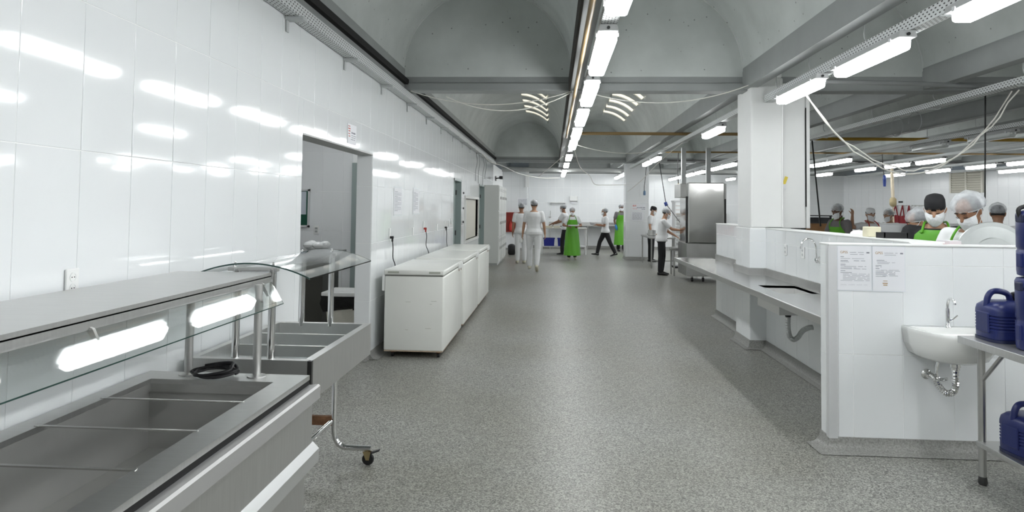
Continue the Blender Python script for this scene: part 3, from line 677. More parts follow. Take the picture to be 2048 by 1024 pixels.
# ---- things in the side room
t = thing('notice_board', 'framed notice board with a pale sheet over green felt in the side room', 'board', (-4.13, 10.388, 1.6))
MB().box(-.29, .29, -.02, 0, -.29, .29).build('felt', mat('green_felt', (.01, .08, .05), .8), t); MB().box(-.26, .245, -.024, -.02, -.10, .26).build('sheet', mat('pale_blue_sheet', (.55, .60, .66), .6), t)
m = MB()
for q in ((-.3, -.27, -.3, .3), (.27, .3, -.3, .3), (-.3, .3, -.3, -.27), (-.3, .3, .27, .3)): m.box(q[0], q[1], -.03, 0, q[2], q[3])
m.build('frame', ALU, t)
t = thing('light_switch', 'white double light switch on the side room wall', 'switch', (-3.72, 10.392, 1.26)); MB().box(-.04, .04, -.01, 0, -.065, .065).build('plate', WHITEPL, t, bevel=.003)
for dz in (.025, -.025): MB().box(-.02, .02, -.016, -.01, dz-.015, dz+.015).build('rocker', mat('switch_grey', (.4, .42, .42), .5), t)
fr = MB(); fr.box(-3.15, -3.07, 10.33, 10.41, 0, 2.32); fr.box(-3.07, -2.2, 10.36, 10.41, 0, 2.32); d3 = struct(fr, 'door_3', GREYDOOR)
t = thing('prep_table', 'dark stainless table under the plastic bag in the side room', 'table', (-3.35, 8.8, 0))
MB().box(-4.0, -2.86, 8.45, 9.2, 1.0, 1.04).build('tabletop', STEELD, t, bevel=.004, **W); MB().box(-3.95, -2.95, 8.5, 9.15, .1, 1.0).build('cupboard', mat('dark_grey_cupboard', (.11, .11, .1), .4, .6), t, **W); MB().box(-3.9, -3.0, 8.55, 9.1, 0, .1).build('plinth', BLACK, t, **W)
m = MB(); random.seed(3)
for i in range(9): m.ell((-3.12+random.uniform(-.10, .12), 8.72+random.uniform(-.05, .05), 1.105+random.uniform(-.025, .03)), random.uniform(.06, .1), .08, random.uniform(.04, .062), 9, 6)
bg = m.build('plastic_bag', mat('crumpled_clear_plastic', (.75, .77, .77), .2, bump=.6, bscale=25), smooth=True); tag(bg, 'crumpled white plastic bag lying on the side room table', 'bag')
t = thing('waste_bin', 'cream waste bin lined with a black bag behind the doorway jamb', 'bin', (-2.45, 7.95, 0))
m = MB(); m.rings([[(-2.45+s*x, 7.95+s*y, z) for x, y in ((-.2, -.2), (.2, -.2), (.2, .2), (-.2, .2))] for s, z in ((.8, 0), (1, .46))]); m.build('body', CREAM, t, bevel=.02, **W)
m = MB(); m.rings([[(-2.45+s*(x+random.uniform(-.03, .03)), 7.95+s*(y+random.uniform(-.03, .03)), z+random.uniform(-.03, .03)) for x, y in ((-.2, -.2), (-.07, -.2), (.07, -.2), (.2, -.2), (.2, 0), (.2, .2), (0, .2), (-.2, .2), (-.2, 0))] for s, z in ((1.06, .40), (1.22, .48), (1.2, .56), (1.08, .585))]); m.build('liner', mat('black_bin_liner', (.01, .01, .011), .25, bump=.8, bscale=30), t, smooth=True, **W)
m = MB(); m.box(-2.69, -2.2, 7.71, 8.2, .585, .635); m.build('lid', WHITEPL, t, bevel=.012, **W)
# ================================================================ RIGHT SIDE
# ---- long steel sink counter
S = thing('sink_counter', 'long stainless steel sink counter along the low tiled wall', 'counter', (2.26, 7.9, 0))
CZ = .875; cx0 = 1.955; sy0, sy1 = YP+.155, 10.95; XB = XS-.007
bx = (2.13, 2.50, 6.46, 7.12)
m = MB()
for q in ((cx0, XB, sy0, bx[2]), (cx0, bx[0], bx[2], bx[3]), (bx[1], XB, bx[2], bx[3]), (cx0, XB, bx[3], 8.215), (cx0, 2.355, 8.215, 8.86), (cx0, XB, 8.86, sy1)): m.box(*q, CZ-.025, CZ)
m.build('worktop', mat('wet_polished_steel', (.50, .50, .495), .2, 1.0, bump=.06, bscale=5), S, **W)
m = MB(); m.box(cx0-.004, cx0+.016, sy0, sy1, CZ-.055, CZ+.004); m.box(cx0, XB, sy1-.02, sy1, CZ-.055, CZ+.006); m.build('front_rim', mat('bright_rim_steel', (.6, .6, .6), .3, 1), S, bevel=.004, **W)
m = MB(); u = .085
for q in ((XB-.014, XB, sy0, 8.215), (2.355, XB, 8.205, 8.219), (2.345, 2.358, 8.205, 8.87), (2.345, XB, 8.858, 8.872), (XB-.014, XB, 8.872, 10.67)): m.box(*q, CZ, CZ+u)
m.build('upstand', STEELD, S, **W)
m = MB(); a, b, c, d = bx; t = .004; zb = .675
m.box(a-t, a, c-t, d+t, zb, CZ-.002); m.box(b, b+t, c-t, d+t, zb, CZ-.002); m.box(a, b, c-t, c, zb, CZ-.002); m.box(a, b, d, d+t, zb, CZ-.002); m.box(a-t, b+t, c-t, d+t, zb-t, zb)
m.build('sink_bowl', mat('satin_bowl_steel', (.72, .72, .71), .45, .7), S, **W)
dr = MB().lathe([(.05, 0), (.05, -.02), (.03, -.045), (.026, -.06)], (2.31, 6.76, zb-.004), 16).build('drain_fitting', BLACK, S, smooth=True, **W)
cor = mat('corrugated_grey_hose', (.55, .57, .57), .3, .7)
path = smooth_path([(2.31, 6.76, .615), (2.31, 6.76, .50), (2.325, 6.755, .42), (2.36, 6.75, .395), (2.40, 6.745, .42), (2.44, 6.74, .48), (2.49, 6.72, .515), (XB-.028, 6.70, .525)], 10)
MB().tube(path, [.0235+.003*(i % 2) for i in range(len(path))], 12).build('drain_hose', cor, S, **W)
for y in (5.6, 7.9, 10.2): MB().prism([(2.05, CZ-.03), (XB, CZ-.03), (XB, .60), (XB-.03, .60)], 'Y', y-.015, y+.015).build('bracket', STEELD, S, **W)
# ---- goose-neck tap over the sink
t = thing('sink_tap', 'chrome gooseneck tap on the wall over the counter sink', 'tap', (XS-.006, 6.58, 1.185))
m = MB(); m.tube(smooth_path([(-.03, 0, 0), (-.035, 0, .06), (-.04, 0, .13), (-.065, 0, .18), (-.11, 0, .195), (-.15, 0, .185), (-.175, 0, .15), (-.18, 0, .125)], 6), .0095, 10); m.build('spout', CHROME, t, smooth=True)
m = MB(); m.cyl((0, 0, 0), (-.05, 0, 0), .017, 12); m.cyl((0, 0, 0), (-.008, 0, 0), .03, 16); m.cyl((-.03, 0, -.03), (-.03, 0, .03), .015, 12); m.build('body', CHROME, t, smooth=True, kind='stuff')
m = MB(); m.cyl((-.03, -.01, 0), (-.03, -.06, .0), .012, 10); m.cyl((-.03, -.055, -.03), (-.03, -.055, .03), .007, 8); m.build('handle', CHROME, t, smooth=True, kind='stuff')
MB().cyl((-.18, 0, .13), (-.18, 0, .105), .013, 10).build('aerator', CHROME, t, smooth=True)
def outlet2(y, z, label):
    t = thing('wall_outlet', label, 'outlet', (XS-.006, y, z))
    MB().box(-.009, 0, -.036, .036, -.058, .058).build('plate', WHITEPL, t, bevel=.003)
    for dz in (.022, -.022):
        s = MB().cyl((-.009, 0, dz), (-.0115, 0, dz), .017, 14).build('socket', mat('socket_grey', (.6, .62, .62), .5), t)
        for dy in (-.007, .007): MB().cyl((-.0115, dy, dz), (-.0122, dy, dz), .003, 6).build('pin_hole', BLACK, s)
outlet2(7.53, 1.22, 'white wall socket above the counter closest to the pillar'); outlet2(7.02, 1.225, 'white wall socket above the counter closest to the gooseneck tap')
# ---- notices on the partition
def front_notice(x0, x1, z0, z1, label, rows, extra, logo):
    w, h = x1-x0, z1-z0; yy = YP-.0058
    t = thing('wall_notice', label, 'notice', (x0, yy, z1), group='sleeved notices on the partition')
    MB().box(-.004, w+.004, -.0006, 0, -h-.006, .004).build('plastic_sleeve', mat('clear_sleeve2', (.76, .80, .84), .12), t)
    MB().box(0, w, -.0014, -.0006, -h, 0).build('sheet', PAPER, t)
    mb = MB(); text_rows(mb, Matrix.Translation((0, -.0012, 0)), w, [(a*w, b*w, c*h, d*h) for a, b, c, d in rows]); mb.build('printed_text', INK, t, kind='stuff')
    if extra: mb = MB(); text_rows(mb, Matrix.Translation((0, -.0012, 0)), w, [(a*w, b*w, c*h, d*h) for a, b, c, d in extra]); mb.build('stamp', INKB, t, kind='stuff')
    cu = bpy.data.curves.new('logo', 'FONT'); cu.body = logo; cu.size = .024; cu.extrude = .0003
    tmp = bpy.data.objects.new('logo_tmp', cu); COL.objects.link(tmp); dg = bpy.context.evaluated_depsgraph_get()
    me = bpy.data.meshes.new_from_object(tmp.evaluated_get(dg)); bpy.data.objects.remove(tmp); me.materials.append(INKB)
    o = bpy.data.objects.new('logo', me); COL.objects.link(o); o.parent = t; o.rotation_euler = (math.pi/2, 0, 0); o.location = (.07*w, -.0019, -.17*h); o['kind'] = 'stuff'
hd = [(.36, .78, .145, .008), (.37, .78, .19, .008), (.86, .95, .15, .03)]
front_notice(1.985, 2.21, 1.105, 1.41, 'sleeved notice beside the aluminium corner profile', hd+[(.08, .18, .245, .012), (.08, .85, .285, .006), (.08, .3, .335, .012), (.48, .82, .335, .01), (.08, .4, .365, .007), (.08, .28, .42, .012), (.08, .22, .455, .009), (.2, .85, .465, .007), (.08, .55, .495, .007), (.08, .85, .52, .007), (.08, .22, .565, .01), (.08, .42, .605, .01)]+[(.08 if i == 5 else .15, .95, .635+.03*i, .006) for i in range(6)]+[(.08, .95, .88, .003)], None, 'GPSS')
front_notice(2.222, 2.435, 1.103, 1.408, 'sleeved notice with a small stamp, further from the corner profile', hd+[(.12, .36, .31, .01), (.12, .5, .335, .006), (.14, .7, .36, .006), (.14, .5, .385, .006), (.08, .27, .43, .012), (.08, .27, .46, .009), (.08, .2, .50, .012), (.25, .85, .53, .006), (.08, .85, .55, .006), (.08, .35, .58, .01), (.4, .7, .58, .008), (.08, .7, .605, .008), (.08, .75, .635, .009), (.3, .8, .66, .008), (.08, .4, .675, .009)], [(.32, .45, .775, .012), (.30, .46, .83, .02), (.32, .45, .87, .02)], 'GPSS')
# ---- washbasin
wb = thing('washbasin', 'white ceramic washbasin mounted on the tiled partition', 'basin', (2.665, YP-.006, .66))
CER = mat('white_ceramic', (.83, .84, .82), .1, coat=.4)
def bring(s, z, inner=False, n=32, dpt=.42, w=.255):
    out = []
    for k in range(n):
        a = 2*math.pi*k/n; x = math.cos(a); y = math.sin(a)
        ex = .62 if y < 0 else .3
        px = w*s*math.copysign(abs(x)**.8, x); py = (-dpt*s*abs(y)**.85 if y < 0 else 0.0)
        if inner: py = -dpt*(.17+.76*(1 if y < 0 else 0)*abs(y)**.9*s/.9) if y < 0 else -dpt*(.17-.02*y)
        out.append((px, py, z))
    return out
m = MB(); rs = [bring(.40, .0), bring(.66, .006), bring(.84, .035), bring(.955, .10), bring(1.0, .185), bring(1.0, .205), bring(.985, .21)]
rs += [[(x*.82, -.075+(y*.78 if y < 0 else 0)-.0, .208) for x, y, z in bring(1, 0)], [(x*.74, -.085+(y*.70 if y < 0 else 0), .16) for x, y, z in bring(1, 0)], [(x*.5, -.12+(y*.45 if y < 0 else 0), .095) for x, y, z in bring(1, 0)], [(x*.1, -.2+(y*.1 if y < 0 else 0), .085) for x, y, z in bring(1, 0)]]
m.rings(rs); m.build('bowl', CER, wb, smooth='all')
tp = thing('basin_tap', 'chrome lever tap standing on the white washbasin', 'tap', (2.69, YP-.055, .868))
m = MB(); m.lathe([(.022, 0), (.022, .004), (.014, .012), (.012, .05), (.014, .11), (.012, .13), (0, .13)], (0, 0, 0), 14); m.build('body', CHROME, tp, smooth=True)
m = MB(); m.tube(smooth_path([(0, 0, .12), (0, -.003, .165), (0, -.02, .195), (0, -.05, .20), (0, -.08, .185), (0, -.085, .165)], 5), .009, 10); m.build('spout', CHROME, tp, smooth=True)
m = MB(); m.tube([(0, 0, .045), (.03, -.005, .055), (.06, -.01, .085)], [.008, .007, .006], 8); m.build('lever', CHROME, tp, smooth=True)
tr = thing('drain_trap', 'chrome corrugated drain trap under the white washbasin', 'drain', (2.675, YP-.16, .652))
pth = smooth_path([(0, 0, 0), (0, 0, -.10), (0, 0, -.16), (-.012, .01, -.195), (-.045, .03, -.205), (-.07, .06, -.17), (-.085, .09, -.125), (-.10, .125, -.11), (-.105, .153, -.11)], 9)
m = MB(); m.tube(pth, [.0205+.0025*(i % 2) for i in range(len(pth))], 12); m.build('corrugated_pipe', CHROME, tr)
m = MB(); m.lathe([(.034, .0), (.034, -.03), (.028, -.035), (.028, -.05), (.0, -.05)], (0, 0, .005), 16); m.build('nut', CHROME, tr, smooth=True)
m = MB(); m.lathe([(.0, .153), (.034, .153), (.034, .147), (.024, .140), (0, .140)], (-.105, 0, -.11), 16, 'Y'); m.build('wall_flange', CHROME, tr, smooth=True)
m = MB(); m.tube(smooth_path([(-.05, .10, .0), (-.065, .10, -.08), (-.05, .09, -.13), (-.015, .06, -.12)], 6), .010, 8); m.build('supply_hose', CHROME, tr, smooth=True)

# ---- steel table with blue jugs
T = thing('steel_table', 'stainless steel table carrying blue jugs beside the washbasin', 'table', (2.9, 3.6, 0))
tx0, tx1, ty0, ty1, tz = 2.515, 3.25, 2.75, 4.355, .89
MB().box(tx0, tx1, ty0, ty1, tz-.045, tz).build('tabletop', STEEL, T, bevel=.004, **W)
MB().box(tx0+.08, tx1-.08, ty0+.06, ty1-.04, .232, .262).build('lower_shelf', STEEL, T, bevel=.003, **W)
for x in (tx0+.11, tx1-.11):
    for y in (ty0+.08, ty1-.05):
        lg = MB().cyl((x, y, .02), (x, y, tz-.045), .0215, 14).build('leg', STEELD, T, smooth=True, **W)
        MB().lathe([(.02, 0), (.026, .012), (.022, .05), (0, .05)], (x, y, 0), 12).build('foot', mat('dark_foot', (.08, .08, .08), .4, .5), lg, smooth=True, **W)
        s = -1 if y > 3.5 else 1
        MB().cyl((x, y, .62), (x+.0, y+s*.22, tz-.05), .012, 8).build('brace', STEELD, T, smooth=True, **W)
def make_jug():
    t = thing('thermal_jug', 'x', 'jug')
    def sec(wx, wy, z, n=28, e=.5):
        return [(wx*math.copysign(abs(math.cos(2*math.pi*k/n))**e, math.cos(2*math.pi*k/n)), wy*math.copysign(abs(math.sin(2*math.pi*k/n))**e, math.sin(2*math.pi*k/n)), z) for k in range(n)]
    rs = [sec(.135, .105, 0), sec(.15, .12, .008), sec(.155, .125, .03), sec(.155, .125, .06)]
    for k in range(5): z = .07+k*.018; rs += [sec(.157, .127, z), sec(.151, .121, z+.006), sec(.151, .121, z+.010), sec(.157, .127, z+.015)]
    rs += [sec(.156, .126, .18), sec(.150, .12, .205), sec(.125, .1, .225), sec(.09, .075, .236), sec(.05, .045, .24)]
    MB().rings(rs).build('body', BLUEPL, t, smooth=True)
    hp = smooth_path([(-.135, 0, .20), (-.125, 0, .255), (-.10, 0, .288), (-.055, 0, .292), (-.01, 0, .275), (.005, 0, .235)], 6)
    m = MB(); rr = []
    m.tube(hp, .0175, 10); m.build('handle', BLUEPL, t, smooth=True)
    c = MB().lathe([(.042, .23), (.042, .262), (.046, .264), (.046, .283), (.035, .288), (0, .288)], (.062, 0, 0), 18).build('cap', BLACK, t, smooth=True)
    MB().box(-.162, -.149, -.06, .06, .05, .17).build('side_panel', BLUEPL, t, bevel=.006)
    MB().rings([sec(.157, .127, 0.0005), sec(.158, .128, .018)]).build('base_band', mat('dark_blue_base', (.008, .012, .05), .4), t, smooth=True)
    return t
JUG = make_jug(); JUG.location = (2.735, 4.21, tz); JUG['label'] = 'squat blue jug with loop handle standing on the steel table edge'; JUG['group'] = 'blue thermal jugs'
def make_tall_jug():
    t = thing('thermal_jug', 'x', 'jug')
    pr = [(.10, 0), (.115, .006), (.118, .03), (.118, .14), (.113, .146), (.113, .155), (.118, .161), (.118, .30), (.112, .315), (.108, .32)]
    MB().lathe(pr+[(0, .32)], (0, 0, 0), 28).build('body', BLUEPL, t, smooth=True)
    MB().lathe([(.119, .318), (.119, .345), (.11, .362), (.06, .372), (0, .372)], (0, 0, 0), 28).build('lid', BLUEPL, t, smooth=True)
    MB().box(-.125, -.095, -.03, .03, .30, .345).build('spout', mat('navy_spout', (.01, .014, .05), .4), t, bevel=.008)
    MB().box(-.128, -.108, -.02, .02, .05, .13).build('grip', BLUEPL, t, bevel=.006)
    return t
J2 = make_tall_jug(); J2.location = (2.715, 3.92, tz); J2['label'] = 'tall straight blue jug on the table under another jug'; J2['group'] = 'blue thermal jugs'
J3 = make_tall_jug(); J3.location = (2.725, 3.92, tz+.41); J3['label'] = 'blue jug with black carrying handle stacked on top of a tall jug'; J3['group'] = 'blue thermal jugs'; J2.scale = (1, 1, 1.1)
MB().tube(smooth_path([(-.115, 0, .33), (-.12, 0, .375), (-.06, 0, .392), (.06, 0, .385), (.1, 0, .36)], 5), .012, 8).build('carry_handle', BLACK, J3, smooth=True)
dup(JUG, (2.785, 4.08, .262), 0.12, 'squat blue jug standing on the lower shelf of the steel table', 'blue thermal jugs')

# ---- things along the low wall's coping and on the work table behind it
tag(MB().lathe([(.075, 0), (.075, .012), (.066, .03), (.045, .045), (0, .05)], (2.665, 6.02, SH), 20).build('bowl_cover', WHITEPL, smooth=True), 'white upturned bowl lying on the low wall coping', 'bowl')
tag(MB().box(2.61, 2.72, 5.74, 5.84, SH, SH+.085).build('cream_block', mat('butter_cream', (.78, .74, .55), .5), bevel=.008), 'cream coloured block standing on the low wall coping', 'block')
t = thing('black_tray', 'shallow black tray lying on the low wall coping', 'tray', (2.71, 5.55, SH)); MB().box(-.09, .09, -.07, .07, 0, .008).build('base', BLACK, t)
for q in ((-.09, -.082, -.07, .07), (.082, .09, -.07, .07), (-.09, .09, -.07, -.062), (-.09, .09, .062, .07)): MB().box(*q, .008, .045).build('side', BLACK, t)
t = thing('work_table', 'stainless work table behind the partition where three cooks stand', 'table', (3.4, 5.18, 0))
MB().box(2.86, 4.3, 5.0, 5.36, .97, 1.0).build('tabletop', STEEL, t, bevel=.003, **W)
for x in (2.92, 4.24):
    for y in (5.06, 5.30): MB().cyl((x, y, 0), (x, y, .97), .02, 10).build('leg', STEELD, t, smooth=True, **W)
t = thing('pan_lid', 'large round aluminium lid standing upright behind the partition', 'lid', (3.26, 5.12, 1.012)); t.rotation_euler = (math.radians(-8), 0, 0)
LR = .288
m = MB(); m.lathe([(LR, 0), (LR+.004, .006), (LR, .012), (LR-.012, .014), (LR-.014, .004), (LR-.04, -.002), (LR*.6, -.006), (LR*.58, -.012), (0, -.014)], (0, 0, LR), 48, 'Y'); m.build('disc', mat('scratched_aluminium', (.40, .42, .415), .45, .9, var=.08, vscale=20), t, smooth=True)
m = MB(); m.tube(smooth_path([(-.05, -.03, LR), (-.045, -.065, LR), (0, -.075, LR), (.045, -.065, LR), (.05, -.03, LR)], 5), .008, 8); m.build('handle', ALU, t, smooth=True)
t = thing('red_board', 'red cutting board with white paper on the table beside the cooks', 'board', (2.93, 5.62, 1.0))
t.location = (2.965, 5.10, 1.0)
MB().box(-.1, .02, -.05, .2, .40, .42).build('board', mat('red_board', (.42, .035, .015), .4), t, bevel=.003)
MB().box(-.08, .0, -.03, .14, .42, .445).build('paper', PAPER, t)
MB().box(-.1, .02, -.05, .2, 0, .40).build('crate', mat('grey_crate', (.3, .31, .32), .5), t, bevel=.008)
# ================================================================ CEILING SERVICES
def tray(name, label, x0, x1, z0, z1, ya, yb, hang=None, brackets=None, m=None):
    t = thing(name, label, 'cable tray', ((x0+x1)/2, ya, z0))
    b = MB(); th = .004
    b.box(x0, x1, ya, yb, z0, z0+th); b.box(x0, x0+th, ya, yb, z0+th, z1); b.box(x1-th, x1, ya, yb, z0+th, z1)
    b.build('channel', m or GALV, t, world=True)
    for y in (hang or ()):
        h = MB(); h.tube(smooth_path([((x0+x1)/2, y, z1+.22), ((x0+x1)/2, y, z1+.05), (x1+.012, y, z1+.01), (x1+.012, y, z0-.012), ((x0+x1)/2, y, z0-.015), (x0-.01, y, z0-.012)], 4), .006, 6); h.build('hanger', GALVP, t, world=True)
    for y in (brackets or ()):
        k = MB(); k.box(XW+.007, x1+.03, y-.035, y+.035, z0-.028, z0-.003); k.box(XW+.007, XW+.016, y-.02, y+.02, z0-.11, z0-.028); k.build('bracket', GALVP, t, world=True)
    return t
tray('cable_tray', 'perforated cable tray on brackets along the top of the tiled wall', XW+.015, -1.84, 3.015, 3.105, -5.5, 21.5, brackets=[.67+1.35*k for k in range(16)])
tray('cable_tray', 'perforated cable tray carrying the row of lamps over the aisle', .34, .46, 3.01, 3.075, -5.5, 26, hang=[1.5, 3.4, 6.0, 7.8])
tray('cable_tray', 'perforated cable tray above the lamps by the white pillar', 2.53, 2.63, 2.95, 3.04, -5.5, 8.2, hang=[1.9, 3.3, 4.5, 5.7, 6.9, 7.9])
tray('cable_tray', 'cable tray above the lamps behind the white pillar', 2.46, 2.56, 2.95, 3.02, 8.9, 21.8, hang=[10.5, 13, 15])
tray('cable_tray', 'perforated cable tray without lamps beside the white pillar', 4.66, 4.78, 2.95, 3.02, -5.5, 25.5, hang=[5.5, 7.0, 8.6, 10.2, 12])
tray('cable_tray', 'cable tray holding the unlit lamps', 6.74, 6.86, 2.915, 2.98, -5, 25, hang=[9.8, 11.2, 12.6])
for i, x in enumerate((8.74, 10.9, 12.75)):
    tray('cable_tray', 'cable tray over the kitchen hall, %s past the unlit lamps' % ORD[i], x-.05, x+.05, 2.915, 2.97, 0, 25.5 if x < 12 else 22.5, m=GALVP)
def pipe(pts, r, label, m, cat='pipe', name='ceiling_pipe', n=10): return tag(MB().tube(pts, r, n).build(name, m, smooth=True), label, cat)
pipe([(.25, -5, 3.02), (.25, 12.98, 3.02)], .022, 'brown pipe running along the dark timber over the aisle', BROWN)
pipe([(.5, 13.0, 3.1), (4.4, 13.0, 3.1)], .03, 'brown pipe crossing between the aisle lamps and the pillar row', BROWN)
pipe([(4.9, 13.4, 3.06), (13, 13.4, 3.06)], .032, 'yellow gas pipe crossing under the vaults of the kitchen hall', YELLOWP)
pipe([(3.0, 7.55, 3.08), (4.0, 7.62, 3.07), (6.2, 8.1, 3.06), (9, 8.2, 3.06)], .028, 'grey conduit running from the white pillar across the vaults', GREYPIPE)
pipe([(XW+.1, 24.2, 3.03), (9.5, 24.2, 3.03)], .085, 'ribbed grey duct crossing in front of the far wall', mat('ribbed_duct', (.34, .35, .34), .5, bump=1, bscale=8, bstretch=(8, .1, .1)))
pipe([(3.3, 19.6, 3.06), (13, 19.6, 3.06)], .03, 'dark conduit crossing the hall behind the steel hood', mat('dark_conduit', (.07, .07, .07), .5))
pipe([(2.62, 16.9, 3.08), (13, 16.9, 3.08)], .022, 'thin brown pipe crossing the hall under the vaults', BROWN)
def cable(pts, r, label, m=CABLEW): return tag(MB().tube(pts, r, 6).build('hanging_cable', m, smooth=True), label, 'cable')
cable(catenary((-1.8, 8.3, 3.10), (.22, 8.3, 3.10), .17), .0055, 'white cable sagging from the wall tray to the aisle lamps')
cable(catenary((-1.3, 8.0, 2.98), (.22, 8.25, 3.08), .20), .0055, 'white cable hanging lowest in front of the grey cross beam')
cable(catenary((.44, 8.3, 3.08), (2.36, 8.15, 3.16), .17), .006, 'white cable sagging from the aisle lamps to the white pillar')
cable(catenary((2.56, 6.95, 2.84), (4.80, 7.3, 2.93), .84, 22, .012), .0075, 'white cable looping low from the lamps beside the white pillar')
cable(catenary((2.56, 6.97, 2.84), (4.82, 7.22, 2.93), .80, 22, .016), .0075, 'white cable looping higher of the pair beside the white pillar')
cable(catenary((.42, 13.6, 2.95), (2.5, 14.5, 2.98), .16), .007, 'grey white cable sagging under the brown crossing pipe')
cable(smooth_path([(.42, 13.9, 2.92), (.62, 15.5, 2.6), (.95, 17.5, 2.5), (1.15, 18.6, 2.32), (1.6, 21, 2.38), (2.36, 21.7, 2.42)], 6), .008, 'white cable drooping from the aisle lamps to the tiled pillar')
cable(smooth_path([(2.5, 13.0, 2.95), (2.45, 15.5, 2.75), (2.42, 19, 2.4), (2.4, 21.8, 2.2)], 6), .008, 'white cable slanting down onto the tiled pillar')
cable(smooth_path([(XW+.1, 17.2, 3.05), (-1.75, 18.6, 2.92), (-1.5, 20.5, 2.9), (-1.1, 22.5, 2.78), (-.4, 24, 2.72), (.25, 24.5, 2.75)], 6), .012, 'bundle of white cables leaving the wall tray above the lockers')
cable(smooth_path([(.25, 17.5, 3.0), (-.1, 20, 2.85), (-.5, 23, 2.72)], 6), .008, 'white cable slanting from the aisle lamps to the nook')
for i, (y, zb) in enumerate(((16.6, 2.3), (17.2, 2.26), (18.3, 2.25), (18.9, 2.45))):
    cable(smooth_path([(XW+.03, y, 3.0), (XW+.05, y+.08, 2.8), (XW+.03, y-.05, 2.55), (XW+.02, y+.02, zb)], 5), .007, 'thin dark cable hanging down the tiled wall, %s before the lockers' % ORD[3-i], mat('grey_cable', (.25, .26, .26), .5))
for i, (x, z) in enumerate(((4.70, 2.925), (4.72, 2.92))):
    cable([Vector((x, 9.0+.5*i+.16*math.cos(a), z-.10+.13*math.sin(a))) for a in [math.pi*2*k/18*.9 for k in range(19)]], .005, ['loop of thin grey wire hanging under the lampless tray', 'second loop of thin grey wire hanging under the lampless tray'][i], mat('grey_cable', (.25, .26, .26), .5))
# hanging plugs
def drop(pts, label, pcol, tip, r=.010):
    base = Vector(pts[-1]); t = thing('hanging_plug', label, 'plug', tuple(base))
    MB().tube([Vector(p)-base for p in smooth_path(pts, 5)], r, 7).build('cord', BLACK, t, smooth=True)
    MB().lathe([(.018, .06), (.035, .04), (.04, -.02), (.04, -.07), (.03, -.09), (0, -.09)], (0, 0, 0), 12).build('plug', pcol, t, smooth=True)
    if tip: MB().lathe([(.038, -.09), (.034, -.15), (.03, -.22), (0, -.22)], (0, 0, 0), 12).build('socket', tip, t, smooth=True)
    return t
BP = mat('blue_plug', (.03, .06, .25), .4); YP_ = mat('yellow_plug', (.55, .45, .22), .5)
p = atY(1289, 385, 21.7); drop([(p.x+.06, 21.7, 3.13), (p.x+.03, 21.7, 2.7), (p.x-.01, 21.7, 2.35), (p.x, 21.7, p.z)], 'blue plug on a black cord in front of the tiled pillar', mat('pale_blue_plug', (.12, .2, .32), .5), None)
p = atY(1357, 372, 16.9); drop([(p.x+.0, 16.9, 3.07), (p.x-.02, 16.9, 2.7), (p.x, 16.9, p.z)], 'yellow and navy plug hanging beside the steel hood', YP_, mat('navy_socket', (.02, .03, .10), .5))
p = atY(1769, 355, 16.9); drop([(p.x-.05, 16.9, 3.07), (p.x-.03, 16.9, 2.7), (p.x, 16.9, p.z)], 'bright blue plug hanging in the kitchen hall', BP, BP)
def cord_line(pts, label, r=.012, m=BLACK): return tag(MB().tube(pts, r, 7).build('overhead_lead', m, smooth=True), label, 'cord')
a, b, c = atY(1318, 322, 19.6), atY(1332, 408, 18.5), atY(1364, 450, 17.15); a.z = 3.05
t = thing('overhead_lead', 'black cord with blue connector slanting down to the machine where a cook works', 'cord', tuple(c))
MB().tube([a-c, b-c, Vector((0, 0, 0))], .011, 7).build('cord', BLACK, t, smooth=True); MB().cyl(b-c+Vector((-.02, 0, .05)), b-c+Vector((.02, 0, -.05)), .045, 10).build('connector', BP, t, smooth=True)
a, b = atY(1624, 295, 13.4), atY(1641, 452, 12); a.z = 3.06; cord_line([a, b], 'long black cord slanting down beside the white pillar', .014)
a, b = atY(1973, 340, 8.5), atY(1970, 412, 8.5); a.z = 3.13; cord_line([a, b], 'straight black cord hanging behind the cooks', .009)
a, b = atY(1783, 345, 19.6), atY(1786, 402, 19.6); t = thing('gas_drop', 'cream gas drop pipe with a brass valve in the kitchen hall', 'pipe', tuple(b))
MB().cyl((a.x-b.x, 0, 3.05-b.z), (0, 0, 0), .045, 10).build('pipe', mat('cream_pipe', (.55, .48, .36), .5), t, smooth=True); MB().lathe([(.05, .1), (.09, .05), (.09, -.1), (.05, -.16), (0, -.16)], (0, 0, 0), 10).build('valve', mat('brass', (.34, .28, .16), .6, .2), t, smooth=True); MB().cyl((0, 0, -.15), (.02, 0, -.9), .02, 8).build('hose', mat('cream_pipe', (.55, .48, .36), .5), t, smooth=True)
# cable clipped to the white pillar, yellow tag
t = thing('pillar_conduit', 'white cable conduit clipped down the face of the white pillar', 'conduit', (2.752, 8.225, SH)); MB().tube([(0, 0, 0.01), (0, 0, .9), (.005, 0, 1.5), (-.015, 0, 1.78)], .010, 8).build('pipe', WHITEPL, t, smooth=True)
t = thing('yellow_tag', 'small yellow tag on the white pillar', 'tag', (2.80, 8.29, 2.0)); MB().boxm(Matrix.Rotation(.35, 4, 'Y'), .035, .006, .13).build('strip', mat('yellow_tag', (.75, .6, .08), .5), t); MB().box(-.03, .01, -.006, 0, -.09, -.03).build('slip', PAPER, t)
MB().box(3.047, 3.057, 8.288, 8.30, 1.7, 2.9).build('crack', DARKVOID, bpy.data.objects['pillar_boxing'])

